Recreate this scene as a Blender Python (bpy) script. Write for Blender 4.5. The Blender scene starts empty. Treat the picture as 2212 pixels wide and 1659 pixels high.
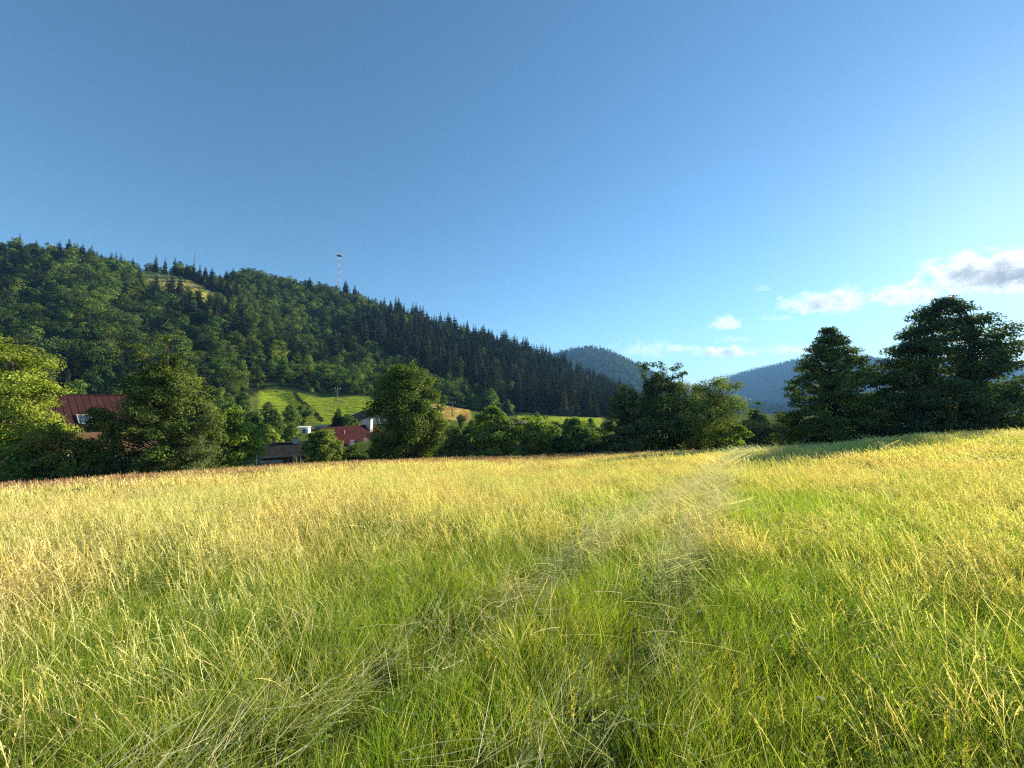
import bpy, math
import numpy as np
from mathutils import Vector

# ------------------------------------------------------------------ camera, sky, sun, exposure
SC = bpy.context.scene
COL = SC.collection
F, CX, CY = 864.0, 1106.0, 829.5           # photograph measured on a 2212 x 1659 grid
PITCH = math.radians(3.34)
EYE = 1.65
cam_d = bpy.data.cameras.new('camera')
cam_d.sensor_fit = 'HORIZONTAL'; cam_d.sensor_width = 36.0
cam_d.lens = 18.0 / (CX / F)
cam_d.clip_start = 0.05; cam_d.clip_end = 20000
cam = bpy.data.objects.new('camera', cam_d); COL.objects.link(cam)
cam.location = (0, 0, EYE); cam.rotation_euler = (math.radians(90) + PITCH, 0, 0)
SC.camera = cam

SUN_EL, SUN_AZ = math.radians(17.5), math.radians(54.5)    # azimuth clockwise from +Y (the view axis)
world = bpy.data.worlds.new('World'); SC.world = world; world.use_nodes = True
wn = world.node_tree; wn.nodes.clear()
sky = wn.nodes.new('ShaderNodeTexSky'); sky.sky_type = 'NISHITA'; sky.sun_disc = False
sky.sun_elevation = SUN_EL; sky.sun_rotation = SUN_AZ
sky.altitude = 300; sky.air_density = 1.15; sky.dust_density = 0.13; sky.ozone_density = 5.5
bg = wn.nodes.new('ShaderNodeBackground'); bg.inputs['Strength'].default_value = 0.067
hs = wn.nodes.new('ShaderNodeHueSaturation'); hs.inputs['Saturation'].default_value = 1.0; hs.inputs['Hue'].default_value = 0.490
wo = wn.nodes.new('ShaderNodeOutputWorld')
wn.links.new(sky.outputs[0], hs.inputs['Color']); wn.links.new(hs.outputs[0], bg.inputs[0]); wn.links.new(bg.outputs[0], wo.inputs[0])

sun_d = bpy.data.lights.new('sun', 'SUN'); sun_d.energy = 5.0; sun_d.angle = math.radians(0.53)
sun_d.color = (1.0, 0.86, 0.66)
sun = bpy.data.objects.new('sun', sun_d); COL.objects.link(sun)
SUN_DIR = Vector((math.sin(SUN_AZ) * math.cos(SUN_EL), math.cos(SUN_AZ) * math.cos(SUN_EL), math.sin(SUN_EL)))
sun.rotation_euler = SUN_DIR.to_track_quat('Z', 'Y').to_euler(); sun.location = SUN_DIR * 50

vs = SC.view_settings
vs.view_transform = 'Standard'; vs.look = 'None'; vs.gamma = 1.0; vs.exposure = 1.45
cy = SC.cycles
cy.max_bounces = 6; cy.diffuse_bounces = 3; cy.glossy_bounces = 1; cy.transmission_bounces = 4
cy.volume_bounces = 2; cy.use_denoising = False; cy.denoiser = 'OPENIMAGEDENOISE'; cy.denoising_input_passes = 'RGB_ALBEDO_NORMAL'; cy.sample_clamp_indirect = 4.0
cy.use_adaptive_sampling = True; cy.adaptive_threshold = 0.007; cy.pixel_filter_type = 'BLACKMAN_HARRIS'; cy.filter_width = 1.25

# ------------------------------------------------------------------ small tools
RNG = np.random.default_rng(7)
ST, CT = math.sin(PITCH), math.cos(PITCH)


def at(px, py, Y):
    """world point at forward distance Y seen at photograph position px, py"""
    u, v = (px - CX) / F, (CY - py) / F
    k = Y / (CT - v * ST)
    return Vector((u * k, Y, EYE + (ST + v * CT) * k))


def zrel(py, Y):
    v = (CY - py) / F
    return Y * (ST + v * CT) / (CT - v * ST)


def project(x, y, z):
    z = z - EYE
    f = y * CT + z * ST; u = -y * ST + z * CT
    return CX + F * x / f, CY - F * u / f


def hash2(ix, iy, s):
    n = (ix.astype(np.int64) * 374761393 + iy.astype(np.int64) * 668265263 + s * 974634877) & 0x7fffffff
    n = ((n ^ (n >> 13)) * 1274126177) & 0x7fffffff
    n = n ^ (n >> 16)
    return (n & 0xffff) / 65535.0


def vnoise(x, y, s=0):
    x = np.asarray(x, float); y = np.asarray(y, float)
    ix = np.floor(x); iy = np.floor(y); fx = x - ix; fy = y - iy
    fx = fx * fx * (3 - 2 * fx); fy = fy * fy * (3 - 2 * fy)
    a = hash2(ix, iy, s); b = hash2(ix + 1, iy, s); c = hash2(ix, iy + 1, s); d = hash2(ix + 1, iy + 1, s)
    return (a * (1 - fx) + b * fx) * (1 - fy) + (c * (1 - fx) + d * fx) * fy


def fbm(x, y, s=0, o=3):
    r = 0; a = 0.5; t = 0
    for i in range(o):
        r = r + a * vnoise(x * 2 ** i, y * 2 ** i, s + i); t += a; a *= 0.5
    return r / t


def sstep(a, b, x):
    t = np.clip((np.asarray(x, float) - a) / (b - a), 0, 1)
    return t * t * (3 - 2 * t)


def mesh(name, V, faces, cols=None, mats=(), midx=None, smooth=False):
    """faces: list of (n,3) or (n,4) index arrays; cols: per-vertex rgb"""
    me = bpy.data.meshes.new(name)
    V = np.asarray(V, np.float32)
    faces = [np.asarray(f, np.int32) for f in faces if len(f)]
    me.vertices.add(len(V)); me.vertices.foreach_set('co', V.ravel())
    loops = np.concatenate([f.ravel() for f in faces])
    tot = np.concatenate([np.full(len(f), f.shape[1], np.int32) for f in faces])
    start = np.concatenate([[0], np.cumsum(tot)[:-1]]).astype(np.int32)
    me.loops.add(len(loops)); me.loops.foreach_set('vertex_index', loops)
    me.polygons.add(len(tot)); me.polygons.foreach_set('loop_start', start)
    for m in mats: me.materials.append(m)
    if midx is not None: me.polygons.foreach_set('material_index', np.asarray(midx, np.int32))
    me.polygons.foreach_set('use_smooth', np.full(len(tot), bool(smooth)))
    if cols is not None:
        a = me.attributes.new('Col', 'FLOAT_COLOR', 'POINT')
        c = np.ones((len(V), 4), np.float32); c[:, :3] = cols
        a.data.foreach_set('color', c.ravel())
    me.update(calc_edges=True); me.validate()
    return me


def obj(name, me, parent=None, loc=None, rotz=0.0):
    o = bpy.data.objects.new(name, me); COL.objects.link(o)
    if parent is not None: o.parent = parent
    if loc is not None: o.location = loc
    if rotz: o.rotation_euler = (0, 0, rotz)
    return o


def tag(o, label=None, cat=None, group=None, kind=None):
    if label: o['label'] = label
    if cat: o['category'] = cat
    if group: o['group'] = group
    if kind: o['kind'] = kind
    return o


def empty(name, loc, rotz=0.0):
    o = obj(name, None, None, loc, rotz); o.empty_display_size = 0.2
    return o


class MB:
    """collects boxes, bars and tubes into one mesh"""
    def __init__(s): s.V = []; s.T = []; s.Q = []; s.n = 0

    def add(s, V, quads=(), tris=()):
        V = np.asarray(V, float)
        if len(quads): s.Q.append(np.asarray(quads) + s.n)
        if len(tris): s.T.append(np.asarray(tris) + s.n)
        s.V.append(V); s.n += len(V)

    def box(s, c, d, R=None):
        c = np.asarray(c, float); d = np.asarray(d, float) / 2
        v = np.array([[x, y, z] for x in (-1, 1) for y in (-1, 1) for z in (-1, 1)], float) * d
        if R is not None: v = v @ np.asarray(R).T
        s.add(v + c, [[0, 1, 3, 2], [4, 6, 7, 5], [0, 4, 5, 1], [2, 3, 7, 6], [0, 2, 6, 4], [1, 5, 7, 3]])
        return s

    def tube(s, pts, rad, n=6, cap=True):
        pts = np.asarray(pts, float); rad = np.broadcast_to(np.asarray(rad, float), (len(pts),))
        d = np.gradient(pts, axis=0); d /= np.linalg.norm(d, axis=1)[:, None] + 1e-9
        up = np.array([0, 0, 1.0]) if abs(d[0][2]) < 0.9 else np.array([1.0, 0, 0])
        a = np.cross(d, up); a /= np.linalg.norm(a, axis=1)[:, None] + 1e-9
        b = np.cross(d, a)
        th = np.arange(n) * 2 * math.pi / n
        ring = a[:, None] * np.cos(th)[None, :, None] + b[:, None] * np.sin(th)[None, :, None]
        V = (pts[:, None] + ring * rad[:, None, None]).reshape(-1, 3)
        q = []
        for i in range(len(pts) - 1):
            for j in range(n):
                k = (j + 1) % n
                q.append([i * n + j, i * n + k, (i + 1) * n + k, (i + 1) * n + j])
        t = []
        if cap:
            m = (len(pts) - 1) * n
            t = [[m, m + j, m + j + 1] for j in range(1, n - 1)] + [[0, j + 1, j] for j in range(1, n - 1)]
        s.add(V, q, t)
        return s

    def bar(s, p0, p1, w, h=None, up=(0, 0, 1)):
        p0 = np.asarray(p0, float); p1 = np.asarray(p1, float); h = h or w
        d = p1 - p0; L = np.linalg.norm(d); d = d / L
        up = np.asarray(up, float)
        if abs(d @ up) > 0.95: up = np.array([0, 1.0, 0])
        a = np.cross(d, up); a /= np.linalg.norm(a); b = np.cross(a, d)
        return s.box((p0 + p1) / 2, (L, w, h), np.stack([d, a, b], 1))

    def quadslab(s, p, thick):
        """p: 4 corners; extruded along the face normal by -thick"""
        p = np.asarray(p, float)
        n = np.cross(p[1] - p[0], p[3] - p[0]); n /= np.linalg.norm(n)
        V = np.concatenate([p, p - n * thick])
        s.add(V, [[0, 1, 2, 3], [7, 6, 5, 4], [0, 4, 5, 1], [1, 5, 6, 2], [2, 6, 7, 3], [3, 7, 4, 0]])
        return s

    def build(s, name, mat, parent=None, loc=None, rotz=0.0, smooth=False):
        fs = []
        if s.Q: fs.append(np.concatenate(s.Q))
        if s.T: fs.append(np.concatenate(s.T))
        return obj(name, mesh(name, np.concatenate(s.V), fs, mats=[mat], smooth=smooth), parent, loc, rotz)


# ------------------------------------------------------------------ materials
def new_mat(name):
    m = bpy.data.materials.new(name); m.use_nodes = True
    nt = m.node_tree; nt.nodes.clear()
    return m, nt, nt.nodes, nt.links


def surf_mat(name, col, rough=0.8, noise=0.25, scale=3.0, bump=0.0, metal=0.0, stretch=(1, 1, 1), col2=None):
    m, nt, N, L = new_mat(name)
    out = N.new('ShaderNodeOutputMaterial'); p = N.new('ShaderNodeBsdfPrincipled')
    tc = N.new('ShaderNodeTexCoord'); mp = N.new('ShaderNodeMapping'); mp.inputs['Scale'].default_value = stretch
    nz = N.new('ShaderNodeTexNoise'); nz.inputs['Scale'].default_value = scale; nz.inputs['Detail'].default_value = 6
    nz.inputs['Roughness'].default_value = 0.65
    rp = N.new('ShaderNodeValToRGB')
    c = np.array(col); d = np.array(col2) if col2 is not None else c * (1 - noise)
    rp.color_ramp.elements[0].position = 0.3; rp.color_ramp.elements[1].position = 0.7
    rp.color_ramp.elements[0].color = (*d, 1); rp.color_ramp.elements[1].color = (*(c * (1 + noise * 0.5)), 1)
    L.new(tc.outputs['Object'], mp.inputs[0]); L.new(mp.outputs[0], nz.inputs['Vector']); L.new(nz.outputs[0], rp.inputs[0])
    L.new(rp.outputs[0], p.inputs['Base Color'])
    p.inputs['Specular IOR Level'].default_value = .2; p.inputs['Roughness'].default_value = rough; p.inputs['Metallic'].default_value = metal
    if bump:
        b = N.new('ShaderNodeBump'); b.inputs['Strength'].default_value = bump; b.inputs['Distance'].default_value = 0.02
        L.new(nz.outputs[0], b.inputs['Height']); L.new(b.outputs[0], p.inputs['Normal'])
    L.new(p.outputs[0], out.inputs[0])
    return m


def leaf_mat(name, trans=0.35, gloss=0.05, var=0.25, patch=None, tcol=(1.15, 1.2, 0.55), rough=0.45):
    """leaves and blades: vertex colour, per-object variation, light passing through the blade"""
    m, nt, N, L = new_mat(name)
    out = N.new('ShaderNodeOutputMaterial')
    at_ = N.new('ShaderNodeAttribute'); at_.attribute_name = 'Col'
    oi = N.new('ShaderNodeObjectInfo')
    hsv = N.new('ShaderNodeHueSaturation')
    mr = N.new('ShaderNodeMapRange'); mr.inputs['To Min'].default_value = 1 - var; mr.inputs['To Max'].default_value = 1 + var
    L.new(oi.outputs['Random'], mr.inputs['Value']); L.new(mr.outputs[0], hsv.inputs['Value'])
    w = N.new('ShaderNodeTexWhiteNoise'); w.noise_dimensions = '1D'; L.new(oi.outputs['Random'], w.inputs['W'])
    mh = N.new('ShaderNodeMapRange'); mh.inputs['To Min'].default_value = 0.5 - 0.05 * var; mh.inputs['To Max'].default_value = 0.5 + 0.05 * var
    L.new(w.outputs['Value'], mh.inputs['Value']); L.new(mh.outputs[0], hsv.inputs['Hue'])
    L.new(at_.outputs['Color'], hsv.inputs['Color'])
    col = hsv.outputs[0]
    if patch:
        g = N.new('ShaderNodeNewGeometry'); nz = N.new('ShaderNodeTexNoise')
        nz.inputs['Scale'].default_value = patch[0]; nz.inputs['Detail'].default_value = 3
        L.new(g.outputs['Position'], nz.inputs['Vector'])
        rp = N.new('ShaderNodeValToRGB'); rp.color_ramp.elements[0].position = 0.35; rp.color_ramp.elements[1].position = 0.65
        rp.color_ramp.elements[0].color = (*patch[1], 1); rp.color_ramp.elements[1].color = (*patch[2], 1)
        L.new(nz.outputs[0], rp.inputs[0])
        mx = N.new('ShaderNodeMix'); mx.data_type = 'RGBA'; mx.blend_type = 'MULTIPLY'; mx.inputs[0].default_value = 1
        L.new(col, mx.inputs[6]); L.new(rp.outputs[0], mx.inputs[7]); col = mx.outputs[2]
    d = N.new('ShaderNodeBsdfDiffuse'); t = N.new('ShaderNodeBsdfTranslucent'); L.new(col, d.inputs[0])
    tm = N.new('ShaderNodeMix'); tm.data_type = 'RGBA'; tm.blend_type = 'MULTIPLY'; tm.inputs[0].default_value = 1
    tm.inputs[7].default_value = (*tcol, 1); L.new(col, tm.inputs[6]); L.new(tm.outputs[2], t.inputs[0])
    m1 = N.new('ShaderNodeMixShader'); m1.inputs[0].default_value = trans
    L.new(d.outputs[0], m1.inputs[1]); L.new(t.outputs[0], m1.inputs[2])
    g = N.new('ShaderNodeBsdfGlossy'); g.inputs['Roughness'].default_value = rough; g.inputs[0].default_value = (1, 1, 1, 1)
    m2 = N.new('ShaderNodeMixShader'); m2.inputs[0].default_value = gloss
    L.new(m1.outputs[0], m2.inputs[1]); L.new(g.outputs[0], m2.inputs[2]); L.new(m2.outputs[0], out.inputs[0])
    return m


M = {}
M['leaf'] = leaf_mat('foliage', trans=0.36, gloss=0.010, var=0.12, rough=.6)
M['wood_leaf'] = leaf_mat('woodland_foliage', trans=0.36, gloss=0.006, var=0.42, rough=.6)
M['needle'] = leaf_mat('spruce_needles', trans=0.15, gloss=0.006, var=0.5, tcol=(1.1, 1.1, 0.7))
M['grass'] = leaf_mat('meadow_blades', trans=0.42, gloss=0.012, var=0.2, patch=(.45, (.90, 1.03, .80), (1.06, 1.0, .95)), tcol=(1.1, 1.1, 0.55), rough=0.5)
M['bark'] = surf_mat('bark', (0.055, 0.045, 0.035), 0.95, 0.5, 9, 0.6, stretch=(1, 1, 0.2))
M['deadbark'] = surf_mat('dead_bark', (0.13, 0.11, 0.09), 0.95, 0.4, 9, 0.6, stretch=(1, 1, 0.2))

# ------------------------------------------------------------------ terrain
FA, FB, FC = 0.034, -0.078, 0.00040


def field_h(x, y):
    x = np.asarray(x, float); y = np.asarray(y, float)
    r = np.hypot(x, y); k = np.where(r > 90, (90 + (r - 90) * 0.25) / np.maximum(r, 1e-6), 1.0)
    xs, ys = x * k, y * k
    bump = 0.10 * (fbm(x * 0.16, y * 0.16, 3) - 0.5) * sstep(1.5, 6, r) + 0.5 * (fbm(x * 0.035, y * 0.035, 9) - 0.5) * sstep(10, 30, r)
    hump = 1.25 * np.exp(-((x - 27) ** 2 + (y - 19) ** 2) / 150.0)
    return FA * xs + FB * ys - FC * (xs * xs + ys * ys) + bump + hump


PROF = {  # photograph column: (forward distance, row of the ground there)
    -500: [(60, 975), (75, 940), (115, 800), (170, 660), (225, 560)],
    0: [(60, 975), (75, 935), (115, 800), (170, 655), (225, 545)],
    150: [(60, 975), (78, 930), (120, 800), (175, 660), (232, 552)],
    300: [(60, 970), (85, 915), (130, 800), (190, 690), (212, 650), (262, 585)],
    400: [(60, 970), (90, 910), (135, 810), (190, 700), (208, 662), (266, 598)],
    500: [(60, 970), (95, 908), (135, 830), (175, 730), (205, 682), (235, 665), (268, 640), (330, 592)],
    600: [(60, 965), (98, 908), (130, 862), (150, 815), (178, 765), (198, 772), (240, 725), (340, 612)],
    700: [(60, 962), (98, 914), (135, 862), (152, 835), (166, 834), (200, 802), (270, 725), (345, 632)],
    800: [(60, 958), (98, 918), (135, 858), (162, 846), (200, 805), (280, 730), (350, 664)],
    900: [(60, 958), (120, 905), (150, 882), (200, 826), (280, 750), (355, 698)],
    1000: [(60, 957), (120, 905), (150, 890), (178, 884), (230, 830), (300, 765), (362, 728)],
    1100: [(60, 957), (130, 915), (182, 898), (250, 850), (310, 795), (370, 756)],
    1200: [(60, 957), (130, 918), (192, 900), (260, 868), (330, 815), (380, 788)],
    1300: [(60, 955), (130, 920), (200, 903), (280, 885), (340, 858), (390, 842)],
    1400: [(60, 965), (200, 906), (300, 893), (400, 875)],
    1550: [(60, 975), (200, 922), (400, 895)],
    1900: [(60, 968), (100, 945), (200, 905), (400, 895)],
    2300: [(60, 955), (100, 935), (200, 902), (400, 895)],
}
TG = np.arange(-1.8, 1.81, 0.02); YG = np.arange(0, 620, 2.0)


def _build_table():
    cols = sorted(PROF); rows = []
    for c in cols:
        Y = [p[0] for p in PROF[c]]; Z = [zrel(p[1], p[0]) + EYE for p in PROF[c]]
        z = np.interp(YG, Y, Z)
        over = YG > Y[-1]
        fall = Z[-1] - np.minimum((YG - Y[-1]) ** 2 * 0.0022 + (YG - Y[-1]) * 0.04, 400)
        z = np.where(over, np.maximum(fall, -18), z)
        rows.append(z)
    rows = np.array(rows); tc = (np.array(cols) - CX) / F
    T = np.array([np.interp(TG, tc, rows[:, j]) for j in range(len(YG))])      # [Y, tan]
    for _ in range(3):                                                          # soften the folds
        Tp = np.pad(T, ((1, 1), (1, 1)), 'edge')
        T = (Tp[:-2, 1:-1] + Tp[2:, 1:-1] + Tp[1:-1, :-2] + Tp[1:-1, 2:] + 2 * T) / 6
    return T


TAB = _build_table()


def table_h(x, y):
    y = np.maximum(np.asarray(y, float), 1e-3); t = np.clip(np.asarray(x) / np.maximum(y, 8), TG[0], TG[-1] - 1e-6)
    ti = (t - TG[0]) / 0.02; yi = np.clip(y / 2.0, 0, len(YG) - 1.001)
    i = np.minimum(ti.astype(int), len(TG) - 2); j = np.minimum(yi.astype(int), len(YG) - 2)
    a = ti - i; b = yi - j
    z = (TAB[j, i] * (1 - a) + TAB[j, i + 1] * a) * (1 - b) + (TAB[j + 1, i] * (1 - a) + TAB[j + 1, i + 1] * a) * b
    far = sstep(500, 620, y)
    return z * (1 - far) + (-18) * far + 1.2 * (fbm(np.asarray(x) * 0.02, y * 0.02, 21) - 0.5) * sstep(70, 140, y)


def height(x, y):
    x = np.asarray(x, float); y = np.asarray(y, float)
    k = sstep(44, 62, y)
    return field_h(x, np.minimum(y, 70)) * (1 - k) + table_h(x, y) * k


def gz(x, y): return float(height(np.array([x]), np.array([y]))[0])


EDGE_T = np.array([-2.5, -1.28, -0.95, -0.64, -0.35, 0.0, 0.30, 0.50, 0.62, 0.9, 1.28, 2.5])
EDGE_Y = np.array([22, 24, 28, 33, 43, 47, 46, 52, 66, 62, 60, 60.0])


def edge(t): return np.interp(t, EDGE_T, EDGE_Y)


C_FIELD, C_ROUGH, C_LAWN = (0.10, 0.105, 0.035), (0.09, 0.12, 0.035), (0.25, 0.33, 0.028)
C_DRY, C_HAY, C_WOOD, C_YARD = (0.50, 0.42, 0.20), (0.36, 0.25, 0.13), (0.025, 0.03, 0.012), (0.10, 0.13, 0.032)


def px_of(x, y): return CX + F * np.asarray(x) / np.maximum(np.asarray(y), 1.0)


WOOD_PX = [-600, 0, 300, 470, 545, 580, 650, 800, 880, 950, 1100, 1300, 1400]
WOOD_Y0 = [74, 74, 88, 102, 124, 142, 141, 143, 154, 166, 188, 196, 215]
CREST_PX = [-600, 0, 150, 300, 400, 500, 600, 800, 1000, 1200, 1300, 1400]
CREST_Y = [225, 225, 232, 262, 266, 330, 340, 350, 362, 380, 390, 400]


def ridge_meadow(px, y):
    lo = np.interp(px, [285, 300, 400, 480, 530], [232, 228, 225, 218, 224]); hi = np.interp(px, [290, 320, 380, 450, 530], [262, 262, 258, 250, 240])
    return (px > 290) & (px < 528) & (y > lo) & (y < hi)


def lawn(px, y):
    return (px > 560) & (px < 815) & (y > 96) & (y < np.interp(px, [560, 600, 700, 815], [132, 137, 136, 137]))


def ground_colour(x, y):
    px = px_of(x, y); n = len(np.atleast_1d(x))
    c = np.tile(np.array(C_ROUGH), (n, 1)); t = np.asarray(x) / np.maximum(y, 1)
    c[(y < edge(t) + 2) | (y < 8)] = C_FIELD
    v = (y > 62) & (y < 140); c[v] = C_YARD
    w = (y > np.interp(px, WOOD_PX, WOOD_Y0)) & (px < 1400); c[w] = C_WOOD
    c[ridge_meadow(px, y)] = C_DRY
    c[lawn(px, y)] = C_LAWN
    c[(px > 815) & (px < 890) & (y > 120) & (y < 155)] = (0.20, 0.24, 0.05)
    c[(px > 935) & (px < 1015) & (y > 110) & (y < 165)] = C_HAY
    c[(px > 1120) & (px < 1300) & (y > 120) & (y < 190)] = (0.13, 0.17, 0.03)
    return c


def ground_mat():
    m, nt, N, L = new_mat('ground')
    out = N.new('ShaderNodeOutputMaterial'); p = N.new('ShaderNodeBsdfDiffuse')
    a = N.new('ShaderNodeAttribute'); a.attribute_name = 'Col'
    g = N.new('ShaderNodeNewGeometry'); col = a.outputs['Color']
    for sc, lo, hi in ((0.9, (0.72, 0.78, 0.7), (1.2, 1.15, 1.1)), (0.11, (0.8, 0.9, 0.8), (1.2, 1.1, 1.1))):
        nz = N.new('ShaderNodeTexNoise'); nz.inputs['Scale'].default_value = sc; nz.inputs['Detail'].default_value = 6
        nz.inputs['Roughness'].default_value = 0.7
        L.new(g.outputs['Position'], nz.inputs['Vector'])
        rp = N.new('ShaderNodeValToRGB'); rp.color_ramp.elements[0].position = 0.3; rp.color_ramp.elements[1].position = 0.7
        rp.color_ramp.elements[0].color = (*lo, 1); rp.color_ramp.elements[1].color = (*hi, 1); L.new(nz.outputs[0], rp.inputs[0])
        mx = N.new('ShaderNodeMix'); mx.data_type = 'RGBA'; mx.blend_type = 'MULTIPLY'; mx.inputs[0].default_value = 1
        L.new(col, mx.inputs[6]); L.new(rp.outputs[0], mx.inputs[7]); col = mx.outputs[2]
    L.new(col, p.inputs[0])
    b = N.new('ShaderNodeBump'); b.inputs['Strength'].default_value = 0.8; b.inputs['Distance'].default_value = 0.4
    L.new(nz.outputs[0], b.inputs['Height']); L.new(b.outputs[0], p.inputs['Normal'])
    L.new(p.outputs[0], out.inputs[0])
    return m


M['ground'] = ground_mat()


def build_ground():
    rr = np.concatenate([[0], np.geomspace(0.4, 60, 90), np.linspace(62, 420, 170), np.geomspace(430, 3800, 40)])
    na = 720; th = np.arange(na) * 2 * math.pi / na
    X = (rr[:, None] * np.sin(th)[None]).ravel(); Y = (rr[:, None] * np.cos(th)[None]).ravel()
    Z = height(X, Y)
    R = np.hypot(X, Y); back = sstep(-20, -120, Y)
    Z = Z * (1 - back) + field_h(X, np.maximum(Y, -60)) * back
    Z = np.where(R > 650, Z - sstep(650, 3800, R) * 15, Z)
    i = np.arange(len(rr) - 1)[:, None]; j = np.arange(na)[None]; k = (j + 1) % na
    q = np.stack([(i * na + j) + 0 * k, (i * na) + k + 0 * j, ((i + 1) * na) + k + 0 * j, ((i + 1) * na + j) + 0 * k], -1).reshape(-1, 4)
    me = mesh('ground', np.stack([X, Y, Z], 1), [q[:, ::-1]], ground_colour(X, Y), [M['ground']], smooth=True)
    tag(obj('ground', me), kind='structure')


build_ground()

# ------------------------------------------------------------------ foliage generators


def rot_to(n):
    """frames (a, b) perpendicular to unit vectors n"""
    ref = np.where(np.abs(n[:, 2:3]) < 0.9, np.array([[0, 0, 1.0]]), np.array([[1.0, 0, 0]]))
    a = np.cross(ref, n); a /= np.linalg.norm(a, axis=1)[:, None] + 1e-9
    return a, np.cross(n, a)


def leaf_quads(rng, P, Nrm, size, aspect=0.6, col=None, fold=0.0):
    """one diamond-shaped leaf at each point P with normal Nrm"""
    n = len(P); a, b = rot_to(Nrm)
    th = rng.uniform(0, 2 * math.pi, n)[:, None]
    u = a * np.cos(th) + b * np.sin(th); v = -a * np.sin(th) + b * np.cos(th)
    L = (size * rng.uniform(0.7, 1.3, n))[:, None]; W = L * aspect
    V = np.stack([P - u * L * .5, P + v * W * .5 - u * L * .08 + Nrm * W * fold, P + u * L * .5, P - v * W * .5 - u * L * .08 + Nrm * W * fold], 1).reshape(-1, 3)
    q = np.arange(4 * n).reshape(-1, 4)
    return V, q, (np.repeat(col, 4, 0) if col is not None else None)


def unit(v): return v / (np.linalg.norm(v, axis=-1, keepdims=True) + 1e-9)


LEAF_GAIN = 1.75
PROFILES = {
    'round': ([0, .12, .35, .6, .85, 1], [.45, .8, 1, .95, .62, .12]),
    'egg': ([0, .1, .3, .55, .8, .93, 1], [.5, .85, 1, .9, .58, .3, .06]),
    'cone': ([0, .08, .25, .5, .75, .92, 1], [.55, .9, 1, .78, .45, .2, .04]),
    'column': ([0, .15, .4, .7, .9, 1], [.7, .95, 1, .9, .6, .15]),
    'bush': ([0, .2, .5, .8, 1], [.95, 1, .92, .6, .15]),
    'oval': ([0, .1, .3, .6, .82, .93, 1], [.6, .88, 1, .95, .72, .48, .2]),
    'tent': ([0, .08, .25, .5, .75, .9, 1], [.8, 1, 1, .86, .58, .34, .1]),
    'dome': ([0, .1, .3, .55, .75, .9, 1], [.8, .95, 1, .92, .74, .48, .2]),
    'fan': ([0, .2, .45, .7, .9, 1], [.2, .55, .9, 1, .75, .25]),
}


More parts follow.
